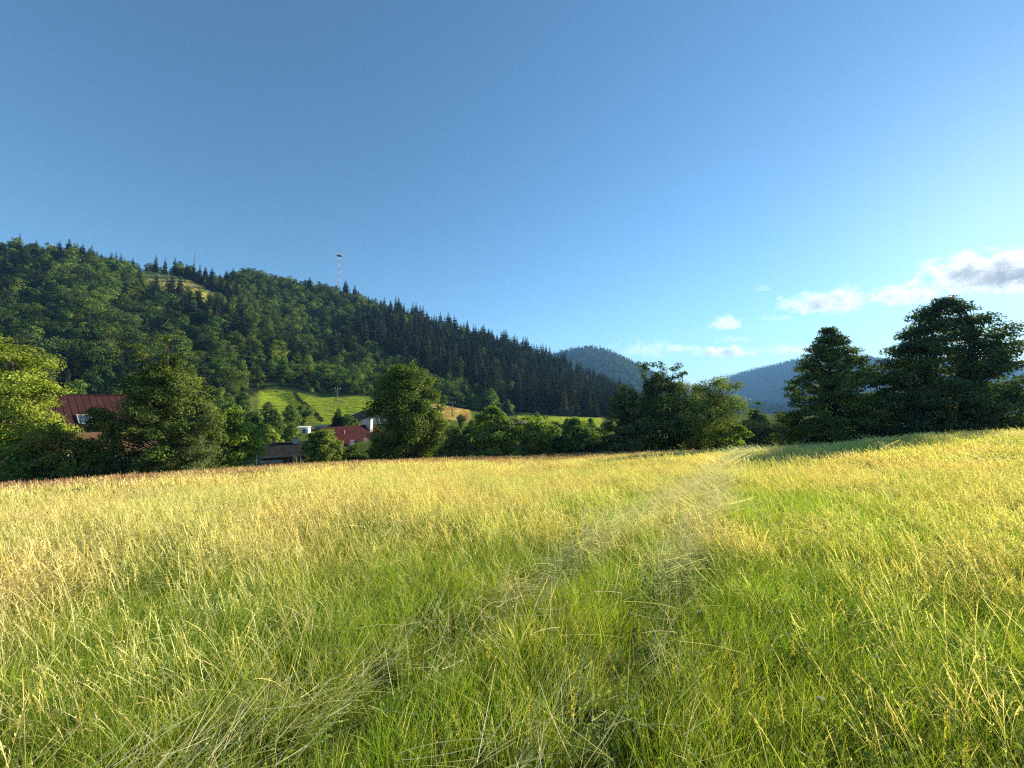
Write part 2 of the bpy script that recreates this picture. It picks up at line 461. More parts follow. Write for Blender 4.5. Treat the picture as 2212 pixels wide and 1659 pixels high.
def broadleaf(seed, H, W, base=0.12, prof='round', nclu=90, nleaf=9000, leaf=0.2, col=(0.07, 0.11, 0.02), cvar=0.3,
              flat=0.6, stems=1, lean=(0, 0), lumps=0.28, shoots=0, csize=0.16, tone2=None, trunk_r=None, spread=0.0, aspect=0.62):
    """returns (trunk mesh builder, V, quads, colours) for a crown of height H, width W; base = bare share of the height"""
    rng = np.random.default_rng(seed)
    ph, pr = PROFILES[prof]
    zc0 = base * H; ch = H - zc0
    hh = rng.uniform(0.02, 1, nclu * 4); keep = rng.uniform(0, 1, nclu * 4) < np.interp(hh, ph, pr) ** 0.8 + 0.05
    hh = hh[keep][:nclu]; n = len(hh)
    th = rng.uniform(0, 2 * math.pi, n)
    lump = 1 + lumps * (vnoise(th * 1.6 + seed, hh * 4 + seed, 5) - 0.5) * 2
    rr = np.interp(hh, ph, pr) * (W / 2) * lump * np.sqrt(rng.uniform(0.12, 1.0, n))
    cs = csize * W * rng.uniform(0.65, 1.25, n) * (0.7 + 0.3 * np.interp(hh, ph, pr))
    rr = np.maximum(rr - cs * 0.45, 0)
    C = np.stack([rr * np.cos(th) + lean[0] * hh, rr * np.sin(th) + lean[1] * hh, zc0 + hh * ch - cs * 0.3], 1)
    if shoots:                                                    # thin leafy shoots standing out of the top
        k = shoots; ths = rng.uniform(0, 2 * math.pi, k); rs = W * 0.32 * np.sqrt(rng.uniform(0, 1, k))
        C2 = np.stack([rs * np.cos(ths) + lean[0], rs * np.sin(ths) + lean[1], H * rng.uniform(.9, 1.09, k)], 1)
        C = np.concatenate([C, C2]); cs = np.concatenate([cs, np.full(k, csize * W * 0.5)]); n += k
    w = cs ** 2; per = np.maximum((nleaf * w / w.sum()).astype(int), 4)
    ci = np.repeat(np.arange(n), per); m = len(ci)
    d = unit(rng.normal(size=(m, 3))); rad = rng.uniform(0, 1, m) ** 0.45
    off = d * (rad * cs[ci])[:, None]; off[:, 2] *= flat
    P = C[ci] + off
    P[:, 2] = np.maximum(P[:, 2], 0.05)
    axis = np.stack([np.zeros(m) + lean[0] * .5, np.zeros(m) + lean[1] * .5, np.full(m, zc0 + ch * .45)], 1)
    Nn = unit(unit(P - axis) * 0.55 + d * 0.45 + np.array([0, 0, 0.35]) + rng.normal(size=(m, 3)) * 0.55)
    base_c = np.array(col) * LEAF_GAIN
    cc = base_c[None] * (1 + cvar * rng.normal(size=(n, 1)) * 0.55)
    if tone2 is not None:
        mix = (rng.uniform(0, 1, n) < tone2[1])[:, None] * rng.uniform(.4, 1, (n, 1)); cc = cc * (1 - mix) + np.array(tone2[0]) * LEAF_GAIN * mix
    lc = np.clip(cc[ci] * (1 + cvar * rng.normal(size=(m, 1)) * 0.5), 0.006, 0.9)
    V, q, lcol = leaf_quads(rng, P, Nn, leaf, aspect, lc, 0.12)
    # trunk, limbs and twigs
    tb = MB(); r0 = trunk_r or 0.022 * H
    tops = []
    for s_ in range(stems):
        a = 2 * math.pi * s_ / max(stems, 1) + rng.uniform(-.4, .4); k = 0 if stems == 1 else 1
        foot = np.array([k * 0.05 * W * math.cos(a), k * 0.05 * W * math.sin(a), -0.3])
        top = np.array([k * (0.16 + spread) * W * math.cos(a) + lean[0] * .8, k * (0.16 + spread) * W * math.sin(a) + lean[1] * .8, H * rng.uniform(.72, .9)])
        tt = np.linspace(0, 1, 9)[:, None]
        pts = foot + (top - foot) * tt + np.concatenate([rng.normal(size=(9, 2)) * 0.012 * H * (tt > .1), np.zeros((9, 1))], 1)
        pts[:, :2] = foot[:2] + (pts[:, :2] - foot[:2]) * (tt ** 0.8)
        tb.tube(pts, r0 / math.sqrt(stems) * (1 - 0.88 * tt[:, 0]) + 0.012, 7); tops.append(pts)
    order = rng.permutation(n)
    for i in order:
        pts = tops[int(rng.integers(len(tops)))] if stems > 1 else tops[0]
        if stems > 1:
            dd = [np.linalg.norm((p[4] - C[i])[:2]) for p in tops]; pts = tops[int(np.argmin(dd))]
        zt = np.clip(C[i][2] - 0.55 * np.linalg.norm(C[i][:2]) - 0.02 * H, max(0.1 * H, 0.3), H * .85)
        st = np.array([np.interp(zt, pts[:, 2], pts[:, q_]) for q_ in range(3)])
        mid = (st + C[i]) / 2 + np.array([0, 0, 0.05 * H * rng.uniform(-.2, 1)])
        rb = 0.0042 * H * rng.uniform(.6, 1.3)
        tb.tube([st, mid, C[i]], [rb, rb * .65, rb * .2], 4, cap=False)
    return tb, V, q, lcol


def spruce(seed, H, W, levels=26, fr=10, col=(0.028, 0.045, 0.02), cvar=0.35, bare=0.06, sub=2):
    rng = np.random.default_rng(seed)
    V = []; C = []; n = 0; T = []
    zs = np.linspace(bare, 0.985, levels)
    for z in zs:
        z = z + rng.normal() * 0.006
        R = W / 2 * (1 - z) ** 0.72 * rng.uniform(.8, 1.12) + 0.012 * W
        k = max(4, int(fr * (0.55 + 0.45 * (1 - z))))
        for a in np.arange(k) * 2 * math.pi / k + rng.uniform(0, 6):
            a = a + rng.normal() * .15; L = R * rng.uniform(.68, 1.15); d = np.array([math.cos(a), math.sin(a), 0]); s = np.array([-d[1], d[0], 0])
            p0 = np.array([0, 0, z * H]); droop = -0.30 * L - 0.01 * H * rng.uniform(0, 1) + 0.25 * L * z
            tip = p0 + d * L + np.array([0, 0, droop]); mid = p0 + d * L * .55 + np.array([0, 0, droop * .35])
            w = L * rng.uniform(.24, .36)
            hang = np.array([0, 0, -0.16 * L - 0.008 * H])
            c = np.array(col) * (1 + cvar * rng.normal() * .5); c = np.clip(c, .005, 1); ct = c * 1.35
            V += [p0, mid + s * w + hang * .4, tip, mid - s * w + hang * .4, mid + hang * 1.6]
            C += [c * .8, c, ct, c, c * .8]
            T += [[n, n + 1, n + 2], [n, n + 2, n + 3], [n, n + 4, n + 2]]; n += 5
            if sub > 1:
                for sg in (-1, 1):
                    q0 = p0 + (mid - p0) * .7; e = mid + (d * .75 + s * sg * .75) * L * .34 + np.array([0, 0, -.12 * L])
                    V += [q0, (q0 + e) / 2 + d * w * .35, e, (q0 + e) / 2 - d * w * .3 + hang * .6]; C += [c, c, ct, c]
                    T += [[n, n + 1, n + 2], [n, n + 2, n + 3]]; n += 4
    V += [np.array([0, 0, H * .955]) + np.array([.012 * H, 0, 0]), np.array([0, 0, H * 1.02]), np.array([0, 0, H * .955]) - np.array([.012 * H, 0, 0])]
    C += [np.array(col)] * 3; T += [[n, n + 1, n + 2]]
    return np.array(V), np.array(T), np.array(C)


def crown_obj(name_root, seed, pos, rotz, label, cat, group=None, mat='leaf', bark='bark', **kw):
    tb, V, q, c = broadleaf(seed, **kw)
    root = empty(name_root, pos, rotz)
    tb.build('trunk', M[bark], root, smooth=True)
    obj('crown', mesh('crown', V, [q], c, [M[mat]]), root)
    return tag(root, label, cat, group)


# single tree mesh with its stem, for the distant wood
def wood_tree_mesh(name, seed, H, W, prof, nclu, nleaf, leaf, col, cvar=.35, flat=.7, lumps=.35):
    tb, V, q, c = broadleaf(seed, H, W, 0.12, prof, nclu, nleaf, leaf, col, cvar, flat, 1, (0, 0), lumps, csize=.2)
    st = MB(); st.tube([[0, 0, -1], [0, 0, H * .4], [0, 0, H * .8]], [.018 * H, .013 * H, .004 * H], 5)
    SV = np.concatenate(st.V); SQ = np.concatenate(st.Q)
    allV = np.concatenate([V, SV]); allC = np.concatenate([c, np.tile([[.05, .04, .03]], (len(SV), 1))])
    return mesh(name, allV, [np.concatenate([q, SQ + len(V)])], allC, [M['wood_leaf']])


def spruce_mesh(name, seed, H, W, **kw):
    V, T, c = spruce(seed, H, W, **kw)
    st = MB(); st.tube([[0, 0, -1], [0, 0, H * .5], [0, 0, H * .97]], [.014 * H, .009 * H, .002 * H], 5)
    SV = np.concatenate(st.V); SQ = np.concatenate(st.Q)
    return mesh(name, np.concatenate([V, SV]), [T, SQ + len(V)], np.concatenate([c, np.tile([[.05, .038, .028]], (len(SV), 1))]), [M['needle']])


def scatter(name, pts, rot, sc, idx, sources, label, cat):
    """one uncountable mass: geometry-node instances of the source meshes on given points"""
    src = bpy.data.collections.new(name + '_sources')
    for i, me in enumerate(sources):
        src.objects.link(bpy.data.objects.new('%s_piece_%03d' % (name, i), me))
    me = bpy.data.meshes.new(name); pts = np.asarray(pts, np.float32)
    me.vertices.add(len(pts)); me.vertices.foreach_set('co', pts.ravel())
    a = me.attributes.new('rot', 'FLOAT_VECTOR', 'POINT'); a.data.foreach_set('vector', np.asarray(rot, np.float32).ravel())
    a = me.attributes.new('sc', 'FLOAT_VECTOR', 'POINT')
    sc = np.asarray(sc, np.float32); sc = np.repeat(sc[:, None], 3, 1) if sc.ndim == 1 else sc
    a.data.foreach_set('vector', np.ascontiguousarray(sc).ravel())
    a = me.attributes.new('ki', 'INT', 'POINT'); a.data.foreach_set('value', np.asarray(idx, np.int32))
    o = obj(name, me); tag(o, label, cat, None, 'stuff')
    ng = bpy.data.node_groups.new(name + '_nodes', 'GeometryNodeTree')
    ng.interface.new_socket('Geometry', in_out='INPUT', socket_type='NodeSocketGeometry')
    ng.interface.new_socket('Geometry', in_out='OUTPUT', socket_type='NodeSocketGeometry')
    N, L = ng.nodes, ng.links
    gi = N.new('NodeGroupInput'); go = N.new('NodeGroupOutput'); ip = N.new('GeometryNodeInstanceOnPoints')
    ci = N.new('GeometryNodeCollectionInfo'); ci.inputs['Collection'].default_value = src
    ci.inputs['Separate Children'].default_value = True; ci.inputs['Reset Children'].default_value = True
    L.new(gi.outputs[0], ip.inputs['Points']); L.new(ci.outputs[0], ip.inputs['Instance']); ip.inputs['Pick Instance'].default_value = True
    for nm, ty, so in (('rot', 'FLOAT_VECTOR', 'Rotation'), ('sc', 'FLOAT_VECTOR', 'Scale'), ('ki', 'INT', 'Instance Index')):
        na = N.new('GeometryNodeInputNamedAttribute'); na.data_type = ty; na.inputs['Name'].default_value = nm
        L.new(na.outputs['Attribute'], ip.inputs[so])
    L.new(ip.outputs[0], go.inputs[0])
    md = o.modifiers.new('scatter', 'NODES'); md.node_group = ng
    return o


# ------------------------------------------------------------------ distant hills
HILLS = []


def far_hill(name, D, depth, ridge, skirt, col, seed):
    """ridge: (photograph column, row of the bare crest); the hill falls away in front of and behind the crest"""
    rp = np.array([r[0] for r in ridge], float); ry = np.array([r[1] for r in ridge], float)
    x0, x1 = (rp[0] - CX) / F * D, (rp[-1] - CX) / F * D
    nx, ny = 110, 60
    xs = np.linspace(x0 - skirt, x1 + skirt, nx); ys = np.linspace(D - depth, D + depth * .8, ny)
    zr = np.interp(CX + F * xs / D, rp, np.array([zrel(r, D) + EYE for r in ry]))
    end = np.clip(1 - np.maximum(x0 - xs, xs - x1) / skirt, 0, 1); end = np.where((xs > x0) & (xs < x1), 1, end)
    end = end * end * (3 - 2 * end)
    s = np.clip(np.abs(ys - D) / np.where(ys < D, depth, depth * .8), 0, 1); sh = (1 - s ** 1.35)
    X, Y = np.meshgrid(xs, ys); base = -40.0

    def h(x, y):
        zz = np.interp(CX + F * x / D, rp, np.array([zrel(r, D) + EYE for r in ry]))
        e = np.clip(1 - np.maximum(x0 - x, x - x1) / skirt, 0, 1); e = np.where((x > x0) & (x < x1), 1, e); e = e * e * (3 - 2 * e)
        s = np.clip(np.abs(y - D) / np.where(y < D, depth, depth * .8), 0, 1)
        z = base + (zz - base) * e * (1 - s ** 1.35)
        g = (fbm(x * 0.006, y * 0.004, seed) - .5) * 2
        return z + g * 22 * sstep(0.03, .3, s) * (1 - sstep(.75, 1, s)) * e
    Z = h(X.ravel(), Y.ravel())
    i = np.arange(ny - 1)[:, None]; j = np.arange(nx - 1)[None]
    q = np.stack([i * nx + j, i * nx + j + 1, (i + 1) * nx + j + 1, (i + 1) * nx + j], -1).reshape(-1, 4)
    me = mesh(name, np.stack([X.ravel(), Y.ravel(), Z], 1), [q], np.tile([col], (nx * ny, 1)), [M['ground']], smooth=True)
    tag(obj(name, me), kind='structure')
    return h, (x0 - skirt * .8, x1 + skirt * .8), (D - depth * .95, D + depth * .12)


h_green, gx, gy = far_hill('hill_wooded', 1650, 620, [(1080, 800), (1150, 785), (1200, 768), (1240, 759), (1275, 755), (1310, 762), (1350, 783), (1390, 806), (1430, 832), (1470, 852), (1530, 866), (1600, 874)], 200, (0.03, 0.04, 0.02), 4)
h_blue, bx, by = far_hill('hill_shaded', 2900, 1000, [(1535, 833), (1560, 822), (1600, 808), (1640, 797), (1680, 790), (1720, 778), (1780, 768), (1850, 772), (1920, 783), (2000, 780), (2100, 778), (2200, 792), (2350, 800)], 90, (0.025, 0.035, 0.02), 8)

# ------------------------------------------------------------------ woodland on the hills
DEC = [wood_tree_mesh('broadleaf_tree_mesh', 100 + i, 11.0, W, pr, 40, 1900, .60, c, .5) for i, (W, pr, c) in enumerate([
    (8.6, 'round', (.062, .094, .018)), (7.6, 'egg', (.075, .108, .019)), (9.6, 'round', (.045, .072, .017)),
    (7.2, 'egg', (.090, .126, .022)), (9.0, 'bush', (.042, .068, .017)), (6.0, 'column', (.070, .104, .020))])]
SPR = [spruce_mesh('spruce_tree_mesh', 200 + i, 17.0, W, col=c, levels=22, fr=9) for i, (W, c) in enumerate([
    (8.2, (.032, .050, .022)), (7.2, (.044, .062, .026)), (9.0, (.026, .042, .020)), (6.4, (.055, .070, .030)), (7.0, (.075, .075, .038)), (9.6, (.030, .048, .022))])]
BUSHM = [wood_tree_mesh('bush_mesh', 300 + i, 5.0, W, 'bush', 18, 750, .42, c, .4) for i, (W, c) in enumerate([
    (4.6, (.075, .11, .022)), (3.6, (.06, .095, .022)), (5.2, (.085, .12, .024))])]


def hill_points():
    rng = np.random.default_rng(11)
    s = 4.3
    gx_, gy_ = np.meshgrid(np.arange(-560, 190, s), np.arange(70, 430, s))
    x = (gx_ + rng.uniform(-.5, .5, gx_.shape) * s * .95).ravel(); y = (gy_ + rng.uniform(-.5, .5, gy_.shape) * s * .95).ravel()
    px = px_of(x, y)
    y0 = np.interp(px, WOOD_PX, WOOD_Y0) + 5 * (fbm(x * .05, y * .05, 31) - .5)
    y1 = np.interp(px, CREST_PX, CREST_Y) + 28
    ok = (px > -330) & (px < 1420) & (y > y0) & (y < y1) & ~ridge_meadow(px, y)
    ok &= ~((px > 1002) & (px < 1020) & (y > 300) & (y < 345) )
    x, y, px = x[ok], y[ok], px[ok]
    # kind of tree by place
    n1 = fbm(x * .022, y * .022, 41); n2 = rng.uniform(0, 1, len(x))
    young = (px > 545) & (px < 770) & (y < 172 + (px - 545) * -.12) & (y > 125)
    ps = np.full(len(x), .10) + .5 * (n1 > .62)                                   # share of spruce
    sp_zone = (px > 760) & (px < 1360) & (y > np.interp(px, [760, 900, 1100, 1360], [235, 215, 195, 195]))
    sp_zone &= ~((px < 1000) & (y > np.interp(px, [760, 1000], [300, 348])))
    ps = np.where(sp_zone, .84, ps)
    ps = np.where((y > np.interp(px, CREST_PX, CREST_Y) - 4) & (px < 420), .40, ps)
    ps = np.where((px > 420) & (px < 560) & (y > 170) & (y < 215), .6, ps)
    kind = (n2 < ps).astype(int)                                                  # 1 spruce, 0 broadleaf
    kind[young & (rng.uniform(0, 1, len(x)) > .12)] = 2
    # thin: crowns need room
    keep = rng.uniform(0, 1, len(x)) < np.where(kind == 1, .66, np.where(kind == 2, 1.0, .80))
    gap = fbm(x * .06, y * .06, 77)
    keep &= gap > .23
    x, y, px, kind = x[keep], y[keep], px[keep], kind[keep]
    z = height(x, y)
    sc = rng.uniform(.55, 1.25, len(x)) * np.where(kind == 1, 0.95, np.where(kind == 2, .9, .80))
    sc = np.where((kind == 1) & (px < 700), sc * .72, sc)
    lowedge = (y < np.interp(px, WOOD_PX, WOOD_Y0) + 9)
    sc = np.where(lowedge, sc * rng.uniform(.45, .8, len(x)), sc)
    idx = np.where(kind == 1, 6 + rng.choice([0, 0, 1, 1, 2, 2, 3, 4, 5], len(x)), np.where(kind == 2, 12 + rng.integers(0, 3, len(x)), rng.integers(0, 6, len(x))))
    return x, y, z, sc, kind, idx, rng.uniform(0, 6.28, len(x))


HX, HY, HZ, HS, HK, HI, HR = hill_points()


def visible_order():
    """the trees that show largest: near to far, a tree counts when its top stands clear of what is in front"""
    hh = np.array([11.0, 17.0, 5.0])[HK] * HS; ww = np.array([8.0, 7.6, 4.6])[HK] * HS
    px, pt = project(HX, HY, HZ + hh); d = np.hypot(HX, HY)
    sky_ = np.full(1200, 2000.0)
    gt = np.linspace(0, 2211, 1200)
    sky_ = np.minimum(sky_, np.interp(gt, [0, 150, 240, 470, 550, 800, 810, 950, 1010, 1100, 1310, 1400, 2212], [740, 830, 780, 800, 900, 985, 800, 800, 900, 900, 840, 780, 700]))
    show = np.zeros(len(d))
    for i in np.argsort(d):
        a = int((px[i] - ww[i] * .35 * F / HY[i]) / 2212 * 1200); b = int((px[i] + ww[i] * .35 * F / HY[i]) / 2212 * 1200) + 1
        if b <= 0 or a >= 1200: continue
        a = max(a, 0); b = min(b, 1200); m = np.maximum(sky_[a:b] - pt[i], 0)
        show[i] = np.minimum(m, hh[i] * F / HY[i]).sum()
        sky_[a:b] = np.minimum(sky_[a:b], pt[i] + hh[i] * F / HY[i] * .12)
    return show, px, pt


SHOW, HPX, HPT = visible_order()
HW = np.random.default_rng(5).uniform(.78, 1.25, len(HX))
SRC_ALL = DEC + SPR + BUSHM
NAMES = ['broadleaf_tree', 'spruce_tree', 'young_tree']
CATS = ['tree', 'spruce', 'bush']


def hill_label(kind, px, y, sc):
    crest_y = np.interp(px, CREST_PX, CREST_Y); y0 = np.interp(px, WOOD_PX, WOOD_Y0); f = (y - y0) / (crest_y - y0)
    where = ['at the left edge', 'above the red metal roof', 'above the big maple', 'below the dry ridge meadow', 'above the left lawn', 'below the red and white mast',
             'above the central tree', 'above the tan hay strip', 'above the dead brown spruce', 'at the right end of the stand'][int(np.digitize(px, [120, 240, 330, 520, 650, 770, 900, 1030, 1180]))]
    band = 'at the foot of the slope' if f < .22 else 'low on the slope' if f < .45 else 'halfway up the slope' if f < .7 else 'high on the slope' if f < .93 else 'on the skyline'
    size = 'small' if sc < .72 else 'tall' if sc > .98 else 'middling'
    what = (size + ' broadleaf tree', size + ' dark spruce', 'young light green tree')[kind]
    grp = ('broadleaf trees of the hillside', 'spruces of the hillside', 'young trees above the lawn')[kind]
    return what + ' ' + band + ' ' + where, grp


single = np.zeros(len(HX), bool)
for k in (0, 1, 2):
    ids = np.where((HK == k) & (SHOW > 4))[0]
    single[ids[np.argsort(-SHOW[ids])][:300]] = True
for i in np.where(single)[0]:
    o = bpy.data.objects.new(NAMES[HK[i]], SRC_ALL[HI[i]]); COL.objects.link(o)
    o.location = (HX[i], HY[i], HZ[i] - .2); o.rotation_euler = (0, 0, HR[i]); o.scale = (HS[i] * HW[i], HS[i] * HW[i], HS[i])
    lb, gr = hill_label(HK[i], HPX[i], HY[i], HS[i]); tag(o, lb, CATS[HK[i]], gr)
r_ = ~single
scatter('hillside_forest', np.stack([HX, HY, HZ - .2], 1)[r_], np.stack([0 * HR, 0 * HR, HR], 1)[r_], np.stack([HS * HW, HS * HW, HS], 1)[r_], HI[r_], SRC_ALL,
        'remaining dense forest covering the hillside', 'forest')

FARD = [wood_tree_mesh('far_tree_mesh', 400 + i, 13.0, W, 'round', 16, 220, 1.7, c, .4) for i, (W, c) in enumerate([(10, (.045, .07, .02)), (9, (.055, .085, .022)), (11, (.038, .06, .02))])]
FARS = [spruce_mesh('far_spruce_mesh', 450 + i, 20.0, W, levels=10, fr=6, sub=1, col=(.022, .036, .02)) for i, W in enumerate([6.5, 7.5])]


def clothe(name, h, xr, yr, step, spr, seed, label):
    rng = np.random.default_rng(seed)
    a, b = np.meshgrid(np.arange(xr[0], xr[1], step), np.arange(yr[0], yr[1], step))
    x = (a + rng.uniform(-.5, .5, a.shape) * step).ravel(); y = (b + rng.uniform(-.5, .5, a.shape) * step).ravel()
    z = h(x, y); k = (z > -22); x, y, z = x[k], y[k], z[k]
    sp = rng.uniform(0, 1, len(x)) < spr * 2 * fbm(x * .008, y * .008, seed)
    idx = np.where(sp, 3 + rng.integers(0, 2, len(x)), rng.integers(0, 3, len(x)))
    scatter(name, np.stack([x, y, z - .5], 1), np.stack([0 * x, 0 * x, rng.uniform(0, 6.28, len(x))], 1), rng.uniform(.8, 1.6, len(x)), idx, FARD + FARS, label, 'forest')


clothe('far_hill_forest', h_green, gx, gy, 12.0, .25, 51, 'hazy green forest covering the rounded far hill')
clothe('blue_hill_forest', h_blue, bx, by, 16.0, .7, 52, 'blue shaded forest covering the long far ridge')

# ------------------------------------------------------------------ houses
M['metal_red'] = surf_mat('red_sheet_metal', (0.048, 0.015, 0.013), 0.7, 0.45, 1.1, 0.05, 0.0, col2=(0.032, 0.012, 0.011))
M['seam'] = surf_mat('roof_seam', (0.030, 0.010, 0.009), 0.5, 0.2, 4)
M['tile'] = surf_mat('clay_tile', (0.050, 0.008, 0.008), 0.9, 0.35, 2.5, 0.1)
M['felt'] = surf_mat('roofing_felt', (0.020, 0.020, 0.019), 0.95, 0.45, 1.6, 0.3, col2=(0.012, 0.012, 0.012))
M['plaster'] = surf_mat('white_plaster', (0.55, 0.53, 0.48), 0.9, 0.12, 2, 0.1)
M['cream'] = surf_mat('cream_render', (0.55, 0.47, 0.34), 0.9, 0.15, 2, 0.1)
M['timber'] = surf_mat('brown_timber', (0.17, 0.10, 0.055), 0.8, 0.45, 5, 0.2, stretch=(1, 1, 6))
M['paleboard'] = surf_mat('pale_board', (0.52, 0.36, 0.26), 0.75, 0.25, 4, 0.1, stretch=(.4, 4, 4))
M['whitepaint'] = surf_mat('white_paint', (0.78, 0.78, 0.76), 0.6, 0.08, 3)
M['bluewall'] = surf_mat('blue_grey_boards', (0.06, 0.085, 0.115), 0.8, 0.25, 3, 0.1, stretch=(6, 6, .4))
M['greyroof'] = surf_mat('grey_sheet_roof', (0.30, 0.30, 0.30), 0.6, 0.2, 2)
M['paleroof'] = surf_mat('pale_corrugated_sheet', (0.56, 0.50, 0.44), 0.6, 0.2, 1.2)
M['redbrown'] = surf_mat('red_brown_roof', (0.13, 0.04, 0.022), 0.7, 0.3, 1.5)
M['glass'] = surf_mat('window_glass', (0.05, 0.075, 0.12), 0.12, 0.1, 2)
M['brightglass'] = surf_mat('skylight_glass', (0.55, 0.58, 0.60), 0.15, 0.1, 2)
M['galv'] = surf_mat('galvanised_steel', (0.26, 0.27, 0.28), 0.45, 0.15, 6, metal=0.6)
M['darkmetal'] = surf_mat('dark_metal', (0.06, 0.06, 0.065), 0.5, 0.2, 6)
M['redpaint'] = surf_mat('red_mast_paint', (0.40, 0.10, 0.08), 0.6, 0.1, 6)
M['mastwhite'] = surf_mat('white_mast_paint', (0.50, 0.50, 0.50), 0.6, 0.1, 6)
M['pole'] = surf_mat('weathered_pole', (0.15, 0.12, 0.09), 0.9, 0.35, 6, 0.2, stretch=(1, 1, .1))
M['mint'] = surf_mat('pale_mint_wall', (0.56, 0.68, 0.62), 0.85, 0.12, 1.5, 0.05)
M['stone'] = surf_mat('concrete_plinth', (0.30, 0.29, 0.27), 0.9, 0.25, 3, 0.2)
M['tarp'] = surf_mat('blue_paint', (0.35, 0.48, 0.66), 0.6, 0.15, 2)


class Gable:
    """gable house in its own frame: +x along the ridge, -y is the side towards the valley meadow, origin at ridge start on the ground"""
    def __init__(s, name, ridge0, d, L, run, drop, over=0.4, back_run=None, back_drop=None):
        s.d = np.array([d[0], d[1], 0.0]); s.d /= np.linalg.norm(s.d)
        s.dn = np.array([s.d[1], -s.d[0], 0.0])          # downslope side seen from the field
        g = min(gz(ridge0.x, ridge0.y), gz(ridge0.x + s.dn[0] * run, ridge0.y + s.dn[1] * run)) - .2
        s.g = g; s.H = ridge0.z - g; s.L = L; s.run = run; s.drop = drop; s.over = over
        s.root = empty(name, (ridge0.x, ridge0.y, g), math.atan2(s.d[1], s.d[0]))
    # local: x along ridge, y: dn is -y

    def p(s, a, w, lift=0.0):
        """point on the front slope: a along the ridge, w downslope (0..1), lift above the surface"""
        n = np.array([0, -s.drop, s.run]); n = n / np.linalg.norm(n)
        n = np.array([0, -abs(n[1]), n[2]])
        return np.array([a, -s.run * w, s.H - s.drop * w]) + n * lift

    def walls(s, mat, inset=0.45):
        r = s.run - inset; zt = s.H - s.drop * (r / s.run) - 0.12; x0, x1 = inset * .6, s.L - inset * .6
        V = []
        for x in (x0, x1):
            V += [[x, -r, -1.0], [x, r, -1.0], [x, r, zt], [x, 0, s.H - 0.14], [x, -r, zt]]
        b = MB(); b.add(V, [[0, 5, 9, 4], [6, 1, 2, 7], [4, 9, 8, 3], [3, 8, 7, 2]], [])
        b.T.append(np.array([[0, 4, 3], [0, 3, 1], [1, 3, 2], [5, 8, 9], [5, 6, 8], [6, 7, 8]]))
        return b.build('wall', mat, s.root)

    def slabs(s, mat, thick=0.12):
        r = MB()
        r.quadslab([s.p(0, 1), s.p(s.L, 1), s.p(s.L, 0), s.p(0, 0)], thick)
        m = lambda q: q * np.array([1, -1, 1])
        r.quadslab([m(s.p(s.L, 1)), m(s.p(0, 1)), m(s.p(0, 0)) + [0, .001, 0], m(s.p(s.L, 0)) + [0, .001, 0]], thick)
        return r.build('roof', mat, s.root)


# red sheet-metal roofed house behind the hedge
g = Gable('house', at(60, 851, 41.5), (0.515, 0.857), 11.0, 4.3, 3.45)
g.walls(M['timber']); rf = g.slabs(M['seam'])
nb = 20
for i in range(nb):
    for a, b in ((0.0, 0.555), (0.56, 1.0)):
        k = MB(); w = g.L / nb; lf = 0.014 + 0.003 * RNG.uniform()
        k.quadslab([g.p(i * w + .012, b, lf + .012), g.p((i + 1) * w - .012, b, lf + .012), g.p((i + 1) * w - .012, a, lf), g.p(i * w + .012, a, lf)], .018)
        k.build('metal_sheet', M['metal_red'], rf)
for i in range(nb + 1):
    k = MB(); w = g.L / nb; k.bar(g.p(min(max(i * w, .02), g.L - .02), 0, .014), g.p(min(max(i * w, .02), g.L - .02), 1.0, .026), .03, .045, up=(0, 0, 1)); k.build('standing_seam', M['seam'], rf)
k = MB(); k.bar(g.p(-.1, 0, .07), g.p(g.L + .1, 0, .07), .3, .06); k.build('ridge_cap', M['metal_red'], rf)
k = MB(); k.bar(g.p(0, 1.02, -.02), g.p(g.L, 1.02, -.02), .12, .1); k.build('gutter', M['seam'], rf)
wx = 3.0
sk = MB()
for a0, w0, a1, w1 in ((wx, .66, wx + 1.0, .66), (wx, .92, wx + 1.0, .92), (wx, .66, wx, .92), (wx + 1, .66, wx + 1, .92)):
    sk.bar(g.p(a0, w0, .12), g.p(a1, w1, .12), .09, .12)
sw = sk.build('roof_window', M['greyroof'], g.root)
k = MB(); k.quadslab([g.p(wx, .92, .12), g.p(wx + 1, .92, .12), g.p(wx + 1, .66, .12), g.p(wx, .66, .12)], .02); k.build('pane', M['glass'], sw)
tag(g.root, 'house with a dark red standing seam metal roof and a small roof window', 'house')
# its aerial is fixed to the ridge: a part of the house
k = MB(); b0 = g.p(9.2, 0, 0.05); k.tube([b0, b0 + [0, 0, 1.65]], .022, 6)
k.bar(b0 + [-.0, -.45, 1.15], b0 + [0, .45, 1.15], .02)
for t in (-.4, -.2, 0, .2, .4): k.bar(b0 + [-.22, t, 1.15], b0 + [.22, t, 1.15], .012)
for s_ in (-1, 1): k.bar(b0 + [s_ * .35, -.1, -.05], b0 + [0, 0, .45], .02)
k.build('aerial', M['galv'], g.root)

